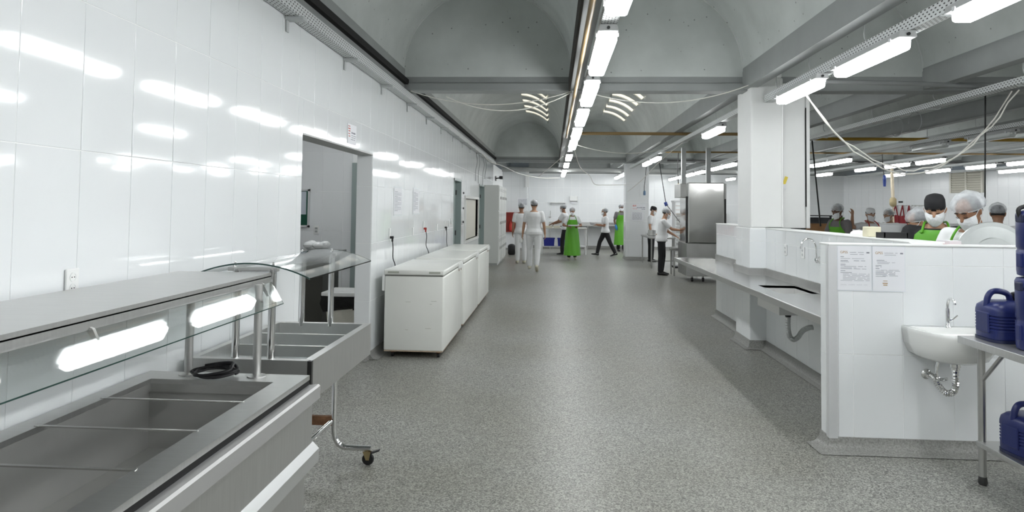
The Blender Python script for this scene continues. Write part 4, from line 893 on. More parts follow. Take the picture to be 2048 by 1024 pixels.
# ================================================================ FAR END OF THE AISLE
t = thing('steel_counter', 'stainless counter fixed along the far tiled wall', 'counter', (1.4, 27.2, 0))
MB().box(-.15, 2.95, 26.95, 27.58, .93, .97).build('worktop', STEELD, t, bevel=.004, **W); MB().box(-.15, 2.95, 27.55, 27.585, .97, 1.08).build('upstand', STEELD, t, **W)
for x in (-.1, 1.4, 2.9): MB().cyl((x, 27.0, 0), (x, 27.0, .93), .02, 8).build('leg', STEELD, t, **W)
t = thing('paper_dispenser', 'white paper towel dispenser on the far tiled wall', 'dispenser', (.85, YF-.007, 1.94)); MB().box(-.16, .16, -.1, 0, 0, .2).build('case', WHITEPL, t, bevel=.02); MB().box(-.15, .15, -.09, -.02, -.02, .0).build('slot', mat('slot_grey', (.3, .3, .3), .5), t); MB().box(-.1, .1, -.06, -.055, -.10, -.01).build('towel', PAPER, t)
t = thing('far_tap', 'chrome wall tap over the far counter', 'tap', (-.1, YF-.007, 1.28)); MB().tube(smooth_path([(0, 0, 0), (0, -.08, .02), (0, -.1, .18), (0, -.17, .25), (0, -.24, .18)], 5), .014, 8).build('spout', CHROME, t, smooth=True); MB().cyl((0, 0, 0), (0, -.03, 0), .04, 12).build('flange', CHROME, t)
t = thing('wall_shelf', 'thin white shelf strip on the far tiled wall', 'shelf', (.25, YF-.007, 1.86)); MB().box(-.35, .3, -.14, 0, 0, .03).build('board', WHITEPL, t); 
for x in (-.3, .25): MB().prism([(0, 0), (-.12, 0), (0, -.1)], 'X', x-.01, x+.01).build('bracket', ALU, t)
# plate table with crates
t = thing('plate_table', 'white framed table with stacked trays where two cooks serve', 'table', (.4, 24.25, 0))
MB().box(-.42, 1.22, 23.95, 24.6, .90, .945).build('tabletop', mat('pale_tabletop', (.62, .62, .58), .35), t, bevel=.006, **W); MB().box(-.38, 1.18, 23.98, 24.55, .26, .29).build('lower_shelf', ALU, t, **W)
for x in (-.38, 1.18):
    for y in (24.0, 24.54): MB().cyl((x, y, 0), (x, y, .9), .028, 10).build('leg', WHITEPL, t, smooth=True, **W)
def crate(x, label):
    t = thing('plastic_crate', label, 'crate', (x, 24.2, .29), group='blue crates under the plate table')
    m = MB(); m.rings([[(s*px*.2, s*py*.16, z) for px, py in ((-1, -1), (1, -1), (1, 1), (-1, 1))] for s, z in ((.9, 0), (1, .27))], True); m.build('body', BLUECR, t, bevel=.01)
    m = MB()
    for q in ((-.21, .21, -.17, -.155), (-.21, .21, .155, .17), (-.21, -.195, -.17, .17), (.195, .21, -.17, .17)): m.box(q[0], q[1], q[2], q[3], .25, .285)
    m.build('rim', BLUECR, t)
crate(-.12, 'dark blue crate under the plate table closest to the lockers'); crate(.38, 'blue crate under the plate table behind a cook in black trousers')
for i, (x, s) in enumerate(((-.15, 1.0), (.15, .8))):
    m = MB()
    m.box(x-.14*s, x+.14*s, 24.05, 24.4, .947, .99); m.box(x-.15*s, x+.15*s, 24.04, 24.41, .99, 1.0)
    tag(m.build('serving_tray', mat('cream_tray', (.66, .62, .5), .4), bevel=.004), ['wide cream serving tray on the plate table', 'narrow cream serving tray on the plate table'][i], 'tray', 'serving trays')
for i in range(4): tag(MB().lathe([(.06, 0), (.105, .012), (.11, .018), (.1, .018), (.055, .006), (0, .006)], (.85, 24.2, .29+.03*i*1.0), 18).build('dinner_plate', mat('grey_plate', (.4, .38, .34), .4), smooth=True), 'grey plate in the stack on the lower table shelf, %s from the bottom' % ORD[i], 'plate', 'plates stacked under the table')
# pillar signs
def flat_sign(name, label, x0, x1, z0, z1, y, rows, group=None):
    t = thing(name, label, 'sign', ((x0+x1)/2, y, (z0+z1)/2)); w, h = x1-x0, z1-z0
    MB().box(-w/2, w/2, -.004, 0, -h/2, h/2).build('sheet', PAPER, t)
    for r, k in rows:
        mb = MB(); text_rows(mb, Matrix.Translation((-w/2, -.004, h/2)), w, [(a*w, b*w, c*h, d*h) for a, b, c, d in r]); mb.build('printed_text', k, t, kind='stuff')
flat_sign('warning_sign', 'white sign with red print on the tiled pillar', 2.56, 3.0, 1.60, 1.80, 21.89, [([(.05, .3, .2, .12), (.05, .3, .4, .06), (.05, .35, .75, .06)], INKR), ([(.35, .95, .55, .12), (.7, .95, .8, .08)], INK)])
flat_sign('pillar_notice', 'pale blue paper notice below the sign on the tiled pillar', 2.54, 2.92, 1.26, 1.55, 21.89, [([(.08, .9, .1+.09*i, .03) for i in range(9)], INK)])
# hood dishwasher
t = thing('hood_machine', 'tall stainless steel hood machine with mirror-like side panel', 'machine', (3.5, 16.1, 0))
MIR = mat('mirror_steel', (.62, .62, .6), .12, 1.0, bump=.5, bscale=1.6)
MB().box(3.10, 3.92, 15.6, 16.6, .88, 2.27).build('hood', MIR, t, bevel=.02, **W)
MB().box(2.95, 3.10, 15.75, 16.5, 1.93, 2.25).build('side_duct', STEELD, t, bevel=.006, **W); MB().box(3.92, 3.96, 15.6, 16.5, 1.9, 2.25).build('side_flange', STEELD, t, **W)
MB().box(3.06, 3.94, 15.55, 16.62, .13, .88).build('base_cabinet', STEELD, t, bevel=.01, **W)
for x in (3.075, 3.945): MB().box(x-.018, x+.018, 15.62, 15.68, .88, 1.95).build('guide_post', mat('dark_steel3', (.05, .05, .05), .4, .8), t, **W)
for x in (3.2, 3.45, 3.85):
    w_ = MB().cyl((x, 15.65, .08), (x, 15.65, .135), .02, 8).build('caster_stem', STEELD, t, **W); MB().lathe([(.02, -.02), (.05, -.02), (.05, .02), (.02, .02)], (x, 15.65, .05), 14, 'X').build('caster_wheel', BLACK, w_, **W)
for x in (3.12, 3.7): MB().box(x-.05, x+.05, 16.2, 16.3, 2.27, 3.13).build('support_channel', GALVP, t, **W)
# cook's bench in front of it
t = thing('bench_table', 'steel leg bench beside the tiled pillar', 'table', (3.05, 19.9, 0))
MB().box(2.72, 3.42, 18.9, 20.9, .82, .86).build('tabletop', STEELD, t, bevel=.004, **W)
for x in (2.76, 3.38):
    for y in (18.95, 20.85): MB().box(x-.018, x+.018, y-.018, y+.018, 0, .82).build('leg', STEELD, t, **W)
for y in (18.95,): MB().box(2.76, 3.38, y-.012, y+.012, .2, .225).build('stretcher', STEELD, t, **W)
tag(MB().lathe([(.10, 0), (.12, .01), (.12, .16), (.125, .165), (0, .17)], (2.95, 20.2, .86), 20).build('stock_pot', STEEL, smooth=True), 'small steel pot on the bench by the tiled pillar', 'pot')
tag(MB().box(3.12, 3.36, 19.8, 20.1, .86, 1.1).build('bench_scale', mat('pale_box', (.6, .62, .63), .4), bevel=.015), 'pale square container on the bench by the tiled pillar', 'container')
t = thing('slicer', 'dark countertop machine that a cook reaches towards', 'machine', (3.30, 17.1, 0))
MB().box(2.98, 3.6, 16.85, 17.4, .62, .66).build('stand_top', STEELD, t, **W)
for x in (3.02, 3.56):
    for y in (16.9, 17.35): MB().box(x-.016, x+.016, y-.016, y+.016, 0, .62).build('stand_leg', STEELD, t, **W)
MB().box(3.2, 3.55, 16.9, 17.35, .66, .82).build('base', mat('grey_machine', (.25, .26, .27), .35, .7), t, bevel=.02, **W); MB().box(3.42, 3.56, 16.95, 17.2, .82, 1.2).build('motor', mat('dark_machine', (.06, .06, .065), .4, .5), t, bevel=.02, **W)
MB().cyl((3.46, 16.93, .85), (3.46, 16.93, 1.15), .028, 10).build('piston', CHROME, t, smooth=True, **W)
tag(MB().lathe([(.07, 0), (.11, .015), (.13, .05), (.125, .05), (.1, .02), (0, .015)], (3.06, 17.0, .66), 24).build('white_bowl', WHITEPL, smooth=True), 'wide white bowl held at the dark countertop machine', 'bowl').location.z = .66
t = thing('tray_rack', 'tall white tray rack with many runners behind the bench', 'rack', (3.62, 19.4, 0))
for x in (3.45, 3.85): MB().box(x-.015, x+.015, 19.2, 19.6, .05, 1.85).build('upright', ALU, t, **W)
for k in range(14): MB().box(3.465, 3.835, 19.2, 19.6, .25+.115*k, .262+.115*k).build('runner', mat('runner_tan' if k > 10 else 'runner_white', (.5, .38, .28) if k > 10 else (.68, .7, .7), .4), t, **W)
MB().box(3.42, 3.88, 19.15, 19.65, 1.85, 1.9).build('top', ALU, t, **W); MB().box(3.42, 3.88, 19.15, 19.65, 0, .05).build('base', BLACK, t, **W)
t = thing('wall_sink_unit', 'grey steel sink unit with high splashback on the far wall', 'sink', (6.0, 27.2, 0))
MB().box(5.0, 7.0, 26.9, 27.58, .1, .95).build('cabinet', STEELD, t, **W); MB().box(5.0, 7.0, 27.5, 27.58, .95, 1.5).build('splashback', STEELD, t, **W)
for x in (5.5, 5.85): MB().cyl((x, 27.5, 1.5), (x, 27.5, 1.75), .03, 8).build('tap', ALU, t, **W)

# ================================================================ KITCHEN HALL
def atS(x, y, off=.012):
    d = Vector(_ray(x, y)); o = Vector((0, 0, CAMH)); k = (SA-o).dot(sn)/d.dot(sn); return o+d*k+sn*off
srz = math.atan2(su.y, su.x)
# louvred vent
p0, p1 = atS(1903, 330), atS(1967, 386); wv = (Vector((p1.x, p1.y, 0))-Vector((p0.x, p0.y, 0))).length; cz0, cz1 = 2.30, 3.02
t = thing('louvre_vent', 'cream louvred vent high on the hall wall behind the cooks', 'vent', ((p0.x+p1.x)/2, (p0.y+p1.y)/2, cz0), srz)
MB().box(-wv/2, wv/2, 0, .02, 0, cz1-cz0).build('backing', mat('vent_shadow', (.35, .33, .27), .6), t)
for k in range(9): MB().boxm(Matrix.Translation((0, -.03, .05+k*.078)) @ Matrix.Rotation(.6, 4, 'X'), wv-.06, .012, .075).build('slat', CREAM, t)
for x in (-wv/2, 0, wv/2): MB().box(x-.03, x+.03, -.06, .02, 0, cz1-cz0).build('frame_bar', CREAM, t)
# hooks and red aprons
RAP = mat('red_apron_cloth', (.24, .012, .02), .55, bump=.3, bscale=12)
p = atS(1802, 411); q_ = atS(1840, 411)
for i, (pp, n) in enumerate(((p, 4), (q_, 5))):
    t = thing('hook_rail', ['steel hook rail carrying the red aprons', 'empty steel hook rail beside the red aprons'][i], 'rail', tuple(pp), srz); MB().box(-.3, .3, -.02, 0, -.015, .015).build('bar', STEELD, t)
    for k in range(n): MB().tube([(-.27+.54*k/(n-1), -.02, 0), (-.27+.54*k/(n-1), -.06, -.03), (-.27+.54*k/(n-1), -.06, .01)], .008, 6).build('hook', STEELD, t)
for i, (px, w_, zt) in enumerate(((1794, .34, .47), (1808, .26, .5), (1821, .26, .62))):
    pp = atS(px, 411); t = thing('hanging_apron', ['broad red apron hanging first on the hook rail', 'red apron hanging between two others on the rail', 'narrow red apron hanging last on the hook rail'][i], 'apron', (pp.x, pp.y, pp.z), srz, 'red aprons on hooks')
    m = MB(); P = []
    for a in range(9):
        z = -zt*.75-a*.09; P.append([(-w_/2*(1+.02*a)+w_*(1+.02*a)*b/8, -.07-.025*math.cos(b*2.4+i)-.003*a, z-.01*math.sin(b)) for b in range(9)])
    m.grid(P); Pb = [[(x, y+.012, z) for x, y, z in r] for r in P]; m.grid(Pb); m.build('cloth', RAP, t, smooth='all', kind='stuff')
    for s in (-1, 1): MB().tube([(0, -.06, 0), (s*w_*.2, -.07, -zt*.45), (s*w_*.32, -.08, -zt*.76)], .022, 6).build('strap', RAP, t)
pp = atS(1802, 404); t = thing('wall_label', 'small black label on the hall wall above the aprons', 'label', tuple(pp), srz); MB().box(-.09, .09, -.012, 0, -.03, .03).build('plate', BLACK, t)
# soap dispenser on the hall pillar
pc = (pa+pb)/2+sn*.285; t = thing('soap_dispenser', 'white soap dispenser on the bright hall pillar', 'dispenser', (pc.x-.1, pc.y, 1.5), srz); MB().box(-.12, .12, -.12, 0, .1, .5).build('case', WHITEPL, t, bevel=.03); MB().box(-.04, .04, -.125, -.118, .32, .36).build('badge', mat('grey_badge', (.3, .3, .35), .5), t); MB().box(-.09, .09, -.1, 0, -.12, .1).build('bottle', mat('olive_soap', (.3, .32, .14), .3), t, bevel=.02)
# dark shelf unit with timber crate
t = thing('shelf_rack', 'dark steel shelf rack beside the white pillar', 'rack', (6.15, 16.0, 0))
for x in (5.7, 6.6):
    for y in (15.8, 16.4): MB().box(x-.02, x+.02, y-.02, y+.02, 0, 1.55).build('post', mat('dark_rack', (.06, .06, .065), .4, .6), t, **W)
for z in (.3, .75, 1.12, 1.53): MB().box(5.68, 6.62, 15.78, 16.42, z, z+.025).build('shelf', mat('dark_rack', (.06, .06, .065), .4, .6), t, **W)
MB().box(5.7, 6.6, 16.38, 16.42, .3, 1.5).build('back_panel', mat('dark_panel', (.09, .095, .1), .4, .4), t, **W)
tag(MB().box(5.95, 6.42, 15.85, 16.2, 1.145, 1.36).build('timber_crate', mat('orange_timber', (.38, .2, .09), .6, var=.3, vscale=6), bevel=.01), 'orange brown crate on the dark shelf rack', 'crate')
# stove line with pots
t = thing('stove', 'steel stove block under the large pot in the kitchen hall', 'stove', (5.0, 10.0, 0))
MB().box(4.3, 5.7, 9.6, 10.4, .1, .92).build('body', STEELD, t, bevel=.01, **W); MB().box(4.35, 5.65, 9.65, 10.35, 0, .1).build('plinth', BLACK, t, **W); MB().box(4.32, 5.68, 9.62, 10.38, .92, .95).build('grate', BLACK, t, **W)
def pot(x, y, z, r, h, label, group='cooking pots'):
    t = thing('cooking_pot', label, 'pot', (x, y, z), group=group)
    MB().lathe([(r*.95, 0), (r, .015), (r, h), (r*1.04, h+.005), (r*1.04, h+.015), (r*.97, h+.015), (r*.95, .03), (0, .025)], (0, 0, 0), 32).build('body', ALU, t, smooth=True)
    for s in (-1, 1): MB().tube(smooth_path([(s*r, -.06, h*.78), (s*(r+.07), -.055, h*.82), (s*(r+.07), .055, h*.82), (s*r, .06, h*.78)], 4), .012, 8).build('handle', ALU, t, smooth=True)
pot(4.90, 10.0, .95, .17, .52, 'deep aluminium pot on the steel stove block'); pot(5.35, 10.05, .95, .14, .38, 'smaller aluminium pot on the steel stove block')
t = thing('prep_counter', 'long steel counter behind the stove where cooks stand', 'counter', (6.4, 12.3, 0))
MB().box(5.0, 8.2, 12.0, 12.6, .9, .94).build('worktop', STEELD, t, **W); MB().box(5.05, 8.15, 12.05, 12.55, .1, .9).build('cabinet', STEELD, t, **W); MB().box(5.1, 8.1, 12.1, 12.5, 0, .1).build('plinth', BLACK, t, **W)
pot(6.55, 12.3, .94, .2, .42, 'wide aluminium pot on the long steel counter'); pot(7.2, 12.3, .94, .17, .5, 'tall aluminium pot at the end of the long steel counter')
# ================================================================ PEOPLE
SKIN = {'a': mat('skin_brown', (.30, .155, .09), .5), 'b': mat('skin_tan', (.42, .24, .15), .5), 'c': mat('skin_dark', (.13, .065, .04), .5)}
COTW = mat('white_cotton', (.72, .73, .74), .8, bump=.35, bscale=14)
COTGREY = mat('grey_cotton', (.16, .15, .15), .85, bump=.3, bscale=14)
COTBLK = mat('black_cotton', (.014, .014, .016), .8, bump=.3, bscale=14)
GAPRON = mat('green_vinyl_apron', (.10, .36, .02), .35, bump=.25, bscale=7)
RAPRON = mat('red_vinyl_apron', (.42, .015, .012), .4, bump=.25, bscale=7)
MASKM = mat('white_mask_fabric', (.80, .82, .84), .8, bump=.5, bscale=60)
HAIR = mat('dark_hair', (.012, .010, .009), .6)
BOOT = mat('cream_boot', (.60, .57, .46), .5); SHOEB = mat('black_shoe', (.012, .012, .012), .4)
GLOVE = mat('blue_glove', (.02, .16, .42), .5)
def net_mat():
    m = mat('hairnet_gauze', (.70, .73, .76), .7, alpha=.62); nt = m.node_tree; b = nt.nodes['Principled BSDF']
    tc = nt.nodes.new('ShaderNodeTexCoord'); n = nt.nodes.new('ShaderNodeTexNoise'); n.inputs['Scale'].default_value = 22; n.inputs['Detail'].default_value = 3
    nt.links.new(tc.outputs['Object'], n.inputs['Vector']); r = nt.nodes.new('ShaderNodeMapRange'); r.inputs['To Min'].default_value = .2; r.inputs['To Max'].default_value = .62
    nt.links.new(n.outputs[0], r.inputs[0]); nt.links.new(r.outputs[0], b.inputs['Alpha']); return m
NET = net_mat()
def remesh(mb, name, m, parent, voxel, it=3, scale=1.0, dz=0.0):
    me = bpy.data.meshes.new(name+'_src'); me.from_pydata([((x)*scale, (y)*scale, (z)*scale+dz) for x, y, z in mb.v], [], mb.f)
    bm = bmesh.new(); bm.from_mesh(me); bmesh.ops.recalc_face_normals(bm, faces=bm.faces); bm.to_mesh(me); bm.free()
    o = bpy.data.objects.new(name+'_src', me); COL.objects.link(o)
    k = o.modifiers.new('r', 'REMESH'); k.mode = 'VOXEL'; k.voxel_size = voxel
    s = o.modifiers.new('s', 'SMOOTH'); s.factor = .5; s.iterations = it
    dg = bpy.context.evaluated_depsgraph_get(); me2 = bpy.data.meshes.new_from_object(o.evaluated_get(dg)); bpy.data.objects.remove(o); bpy.data.meshes.remove(me)
    me2.name = name; me2.materials.clear(); me2.materials.append(m); me2.polygons.foreach_set('use_smooth', [True]*len(me2.polygons))
    ob = bpy.data.objects.new(name, me2); COL.objects.link(ob); ob.parent = parent; return ob
V = Vector
def ering(c, rx, ry, M=None, n=18):
    out = []
    for k in range(n):
        a = 2*math.pi*k/n; p = V((rx*math.cos(a), ry*math.sin(a), 0)); out.append(tuple(V(c)+((M @ p) if M else p)))
    return out
def limb(mb, pts, rads, n=12):
    P = [V(p) for p in pts]; P2, R2 = [], []
    for i in range(len(P)-1):
        for k in range(4): t = k/4; P2.append(P[i].lerp(P[i+1], t)); R2.append(rads[i]*(1-t)+rads[i+1]*t)
    P2.append(P[-1]); R2.append(rads[-1]); mb.tube(P2, R2, n)
    for p, r in zip(P, rads): mb.ell(p, r, r, r, 10, 6)
HEADSEC = [(-.118, .022, .022, -.058), (-.108, .040, .042, -.046), (-.088, .053, .062, -.030), (-.055, .063, .080, -.014), (-.02, .069, .089, -.004), (.02, .0745, .094, .002), (.055, .074, .093, .005), (.085, .063, .080, .008), (.106, .040, .052, .010), (.117, .015, .02, .010)]
def person(label, loc, rz, H=1.7, skin='b', shirt=COTW, trousers=COTBLK, shoes=SHOEB, lean=0.0, head=(0, 0), arms=None, legs=None, net='net', apron=None, mask=True, sleeve=.62, glove=False, build=1.0, face=False, bib=False, roll=0.0, socks=None, apron_len=.22, bib_top=1.33):
    """faces -Y at rz = 0; arms/legs give joint directions in the person's own frame for (right = -X, left = +X)"""
    S = H/1.72
    t = thing('person', label, 'person', loc, rz)
    def sp(p):          # bend the spine forward about the pelvis
        x, y, z = p; k = min(1, max(0, (z-.92)/.28)); a = lean*k
        dz = z-.95
        return V((x, y*math.cos(a)-dz*math.sin(a) if z > .92 else y, .95+dz*math.cos(a)+y*math.sin(a)*0 if z > .92 else z)) if z > .92 else V(p)
    spM = Matrix.Rotation(lean, 3, 'X')
    TS = [(.80, .11, .085, .0), (.86, .160, .112, .005), (.93, .172, .12, .008), (1.02, .150, .105, 0), (1.12, .146, .104, 0), (1.22, .160, .114, 0), (1.32, .172, .118, .004), (1.39, .165, .1, .006), (1.435, .115, .075, .004), (1.47, .062, .06, .0)]
    def torso(mb, inf, z0=.78, z1=1.5, flare=0.0):
        rs = []
        for z, rx, ry, y in TS:
            if z < z0-1e-6 or z > z1: continue
            k = min(1, max(0, (z-.92)/.28)); f = flare*max(0, 1.05-z)
            rs.append(ering(sp((0, y, z)), rx*build+inf+f, ry*build+inf+f, Matrix.Rotation(lean*k, 3, 'X'), 22))
        mb.rings(rs)
    neck = sp((0, 0.0, 1.47)); hc0 = sp((0, -.015, 1.60))
    hM = Matrix.Rotation(head[1], 3, 'Z') @ Matrix.Rotation(lean*.6+head[0], 3, 'X') @ Matrix.Rotation(roll, 3, 'Y')
    hc = neck+hM @ V((0, -.012, .135))
    def hp(x, y, z): return hc+hM @ V((x, y, z))
    bd = MB(); torso(bd, 0)
    limb(bd, [sp((0, .005, 1.42)), neck+hM @ V((0, .005, .02)), neck+hM @ V((0, .005, .09))], [.062, .054, .052])
    bd.rings([ering(hp(0, y, z), rx, ry, hM, 22) for z, rx, ry, y in HEADSEC])
    limb(bd, [hp(0, -.088, .02), hp(0, -.108, -.022), hp(0, -.09, -.032)], [.008, .0135, .010], 8)
    for s in (-1, 1):
        bd.ell(hp(s*.031, -.083, .012), .015, .012, .011, 8, 6); bd.ell(hp(s*.030, -.086, .034), .022, .011, .008, 8, 6)
        limb(bd, [hp(s*.073, .012, .02), hp(s*.079, .02, .012), hp(s*.076, .016, -.025)], [.010, .014, .008], 8)
    bd.ell(hp(0, -.084, -.062), .024, .010, .008, 8, 6)
    sh = MB(); tr = MB(); J = {}
    arms = arms or {}; legs = legs or {}
    for side, s in (('R', -1), ('L', 1)):
        d1, d2 = arms.get(side, ((s*.14, .02, -1), (s*.06, -.18, -1)))
        d1, d2 = V(d1).normalized(), V(d2).normalized()
        So = sp((s*.178*build, .004, 1.395)); El = So+d1*.285; Wr = El+d2*.245
        J[side] = (So, El, Wr, d2)
        limb(bd, [sp((s*.10, .004, 1.38)), So, So.lerp(El, .5), El, El.lerp(Wr, .35), Wr], [.055, .054, .047, .039, .037, .026])
        # hand: palm and five fingers
        fw = d2; up = V((0, 0, 1)) if abs(fw.z) < .8 else V((0, -1, 0)); sd_ = fw.cross(up).normalized(); nm = sd_.cross(fw).normalized()
        if abs(fw.z) >= .8: sd_, nm = nm, sd_*(-s)
        pc_ = Wr+fw*.05
        MM = Matrix((sd_, nm, fw)).transposed()
        bd.rings([ering(Wr+fw*a, rx, ry, MM, 12) for a, rx, ry in ((-.01, .026, .020), (.02, .034, .018), (.06, .041, .017), (.088, .041, .014), (.096, .032, .009))])
        curl = -nm if s else nm
        for f, (o_, L) in enumerate(((-.031, .062), (-.0105, .073), (.0105, .069), (.031, .052))):
            b0 = Wr+fw*.085+sd_*o_; b1 = b0+(fw*.95+curl*.25)*L*.45; b2 = b1+(fw*.75+curl*.65)*L*.32; b3 = b2+(fw*.4+curl*.9)*L*.25
            limb(bd, [b0, b1, b2, b3], [.0098, .0092, .0085, .0075], 8)
        tb = Wr+fw*.03+sd_*(s*.03); limb(bd, [tb, tb+(fw*.5+sd_*s*.75)*.038, tb+(fw*.75+sd_*s*.75+curl*.3)*.062], [.013, .0115, .009], 8)
        # legs
        e1, e2, fp = legs.get(side, ((s*.02, -.01, -1), (0, .03, -1), 0.0)); e1, e2 = V(e1).normalized(), V(e2).normalized()
        Hp = V((s*.092*build, .004, .90)); Kn = Hp+e1*.425; An = Kn+e2*.415
        limb(bd, [Hp, Hp.lerp(Kn, .35), Kn, Kn.lerp(An, .3), An], [.088*build, .08*build, .056, .056, .038])
        J['leg'+side] = (Hp, Kn, An, fp)
        limb(tr, [Hp+V((0, 0, .02)), Hp.lerp(Kn, .35), Kn, Kn.lerp(An, .35), Kn.lerp(An, .93)], [.104*build, .096*build, .076, .074, .064])
        F = Matrix.Rotation(fp, 3, 'X'); ft = [An+F @ V(p) for p in ((0, .045, -.035), (0, -.03, -.045), (0, -.10, -.055), (0, -.165, -.06))]
        limb(bd, [An]+ft[1:], [.036, .034, .03, .022], 10)
        # shoe
        so = MB(); secs = [((0, .07, -.04), .022, .030), ((0, .04, -.035), .037, .045), ((0, -.04, -.038), .040, .042), ((0, -.12, -.055), .046, .028), ((0, -.18, -.062), .036, .02), ((0, -.205, -.066), .014, .010)]
        so.rings([[tuple(An+F @ (V(c)+V((rx*math.cos(2*math.pi*k/14), 0, max(-.085-c[2], ry*math.sin(2*math.pi*k/14)))))) for k in range(14)] for c, rx, ry in secs])
        if shoes is BOOT: limb(so, [An+V((0, 0, -.02)), An.lerp(Kn, .55)], [.05, .058])
        J['shoe'+side] = so
        # sleeve
        limb(sh, [sp((s*.09, .004, 1.38)), So, So.lerp(El, sleeve*.6), So.lerp(El, sleeve)] if sleeve < 1 else [sp((s*.09, .004, 1.38)), So, El, El.lerp(Wr, .9)], [.068, .069, .066, .066] if sleeve < 1 else [.068, .069, .054, .042])
    torso(sh, .017, .84, 1.46, .18)
    # rest the lower foot on the ground
    low = min(v[2] for sd in 'RL' for v in J['shoe'+sd].v); DZ = -low*S+.002
    kw = dict(scale=S, dz=DZ); vx = .0085
    body = remesh(bd, 'body', SKIN[skin], t, vx, 3, **kw)
    torso(tr, .012, .78, 1.0)
    remesh(sh, 'shirt', shirt, t, .012, 4, **kw); remesh(tr, 'trousers', trousers, t, .013, 4, **kw)
    def put(mb, name, m, par=t, smooth='all'):
        mb.v = [(x*S, y*S, z*S+DZ) for x, y, z in mb.v]; return mb.build(name, m, par, smooth=smooth)
    for sd in 'RL':
        put(J['shoe'+sd], 'shoe', shoes)
        if socks: k = MB(); Hp, Kn, An, fp = J['leg'+sd]; limb(k, [An, An.lerp(Kn, .2)], [.046, .05]); put(k, 'sock', socks)
    # hair and cap
    hr = MB(); hr.rings([ering(hp(0, y+.012, z), rx+.006, ry*.97+.004, hM, 20) for z, rx, ry, y in [(-.02, .068, .075, .022), (.0, .071, .084, .016)]+HEADSEC[5:]]); hair = put(hr, 'hair', HAIR)
    cap = MB()
    if net == 'net' or net == 'bouffant':
        g = .012 if net == 'net' else .026
        cs = [(.018, .072, .092, .004), (.03, .078+g, .098+g, .010), (.065, .082+g*1.2, .103+g*1.2, .014), (.10, .076+g, .096+g, .016), (.13+g*.3, .05+g, .068+g, .016), (.145+g, .012, .02, .016)]
        tilt = Matrix.Rotation(-.22, 3, 'X')
        cap.rings([[tuple(hc+hM @ (tilt @ V((rx*math.cos(2*math.pi*k/28)*(1+(.03*math.sin(k*3.1) if i else 0)), y+ry*math.sin(2*math.pi*k/28)*(1+(.03*math.sin(k*2.3) if i else 0)), z)))) for k in range(28)] for i, (z, rx, ry, y) in enumerate(cs)], True); put(cap, 'hairnet', NET)
        bn = MB(); bn.tube([hc+hM @ (tilt @ V((.0755*math.cos(2*math.pi*k/28), .004+.097*math.sin(2*math.pi*k/28), .022))) for k in range(29)], .005, 6); put(bn, 'elastic_band', mat('net_band', (.72, .74, .76), .7))
    else:
        cs = [(.022, .078, .099, .004), (.05, .081, .103, .006), (.09, .079, .10, .008), (.122, .066, .084, .01), (.135, .035, .05, .012), (.138, .008, .01, .012)]
        cap.rings([ering(hp(0, y, z), rx, ry, hM, 26) for z, rx, ry, y in cs]); put(cap, 'cap', net)
    if mask:
        mk = MB(); P = []
        for z, rx, ry, yy in ((-.008, .066, .094, .0), (-.03, .068, .110, .0), (-.052, .068, .108, -.002), (-.075, .064, .098, -.006), (-.10, .054, .086, -.012), (-.122, .036, .066, -.02)):
            P.append([tuple(hp((rx+.007)*math.sin(a), yy-(ry+.004)*math.cos(a), z-.004*math.cos(3*a))) for a in [math.radians(-72+144*k/16) for k in range(17)]])
        mk.grid(P); mk.grid([[tuple(hc+(V(p)-hc)*.975) for p in r] for r in P]); mo = put(mk, 'face_mask', MASKM)
        for s in (-1, 1):
            lo = MB(); lo.tube(smooth_path([hp(s*.067, -.03, -.012), hp(s*.081, .0, .02), hp(s*.086, .028, .018), hp(s*.082, .02, -.03), hp(s*.062, -.025, -.095)], 4), .0028, 5); put(lo, 'ear_loop', MASKM, mo)
    for s in (-1, 1):
        eb = MB(); eb.tube([hp(s*.014, -.100, .040), hp(s*.030, -.099, .045), hp(s*.047, -.089, .038)], [.0035, .005, .003], 6); put(eb, 'eyebrow', HAIR)
        if face: ls = MB(); ls.tube([hp(s*.018, -.097, .006), hp(s*.031, -.0985, .002), hp(s*.045, -.090, .006)], .0022, 5); put(ls, 'eyelash', HAIR)
        else:
            ey = MB(); ey.ell(hp(s*.031, -.0925, .011), .0105, .005, .0052, 8, 6); e = put(ey, 'eye', mat('eye_white', (.7, .7, .68), .2)); pu = MB(); pu.ell(hp(s*.031, -.0968, .011), .0048, .0025, .0048, 8, 5); put(pu, 'iris', mat('dark_iris', (.02, .012, .008), .2), e)
    if apron:
        ap_ = MB(); P = []
        lv = [bib_top, min(1.38, bib_top-.04) if bib_top > 1.34 else 1.27, 1.2, 1.12, 1.04, .95, .85, .72, .58, .44, .32, apron_len]
        for z in lv:
            zz = max(z, .93); i = max(0, min(len(TS)-2, next((q for q in range(len(TS)-1) if TS[q][0] <= zz <= TS[q+1][0]), 2)))
            f = (zz-TS[i][0])/(TS[i+1][0]-TS[i][0]); rx = TS[i][1]*(1-f)+TS[i+1][1]*f; ry = TS[i][2]*(1-f)+TS[i+1][2]*f
            rx, ry = rx*build+.038+max(0, .95-z)*.09, ry*build+.036+max(0, .95-z)*.16
            am = math.radians(40 if z > bib_top-.01 else 46 if z > 1.3 else 52 if z > 1.24 else 68 if z > 1.18 else 100)
            row = []
            for k in range(25):
                a = -am+2*am*k/24; w = 1+.03*math.sin(9*a+z*3)*(1 if z < .9 else .3); c = sp((0, 0, z)); q = V((rx*w*math.sin(a), -ry*w*math.cos(a), 0)); q = Matrix.Rotation(lean*min(1, max(0, (z-.92)/.28)), 3, 'X') @ q
                row.append(tuple(c+q))
            P.append(row)
        ap_.grid(P); ap_.grid([[(x*.985, y*.985+.002, z) for x, y, z in r] for r in P]); ao = put(ap_, 'apron', apron)
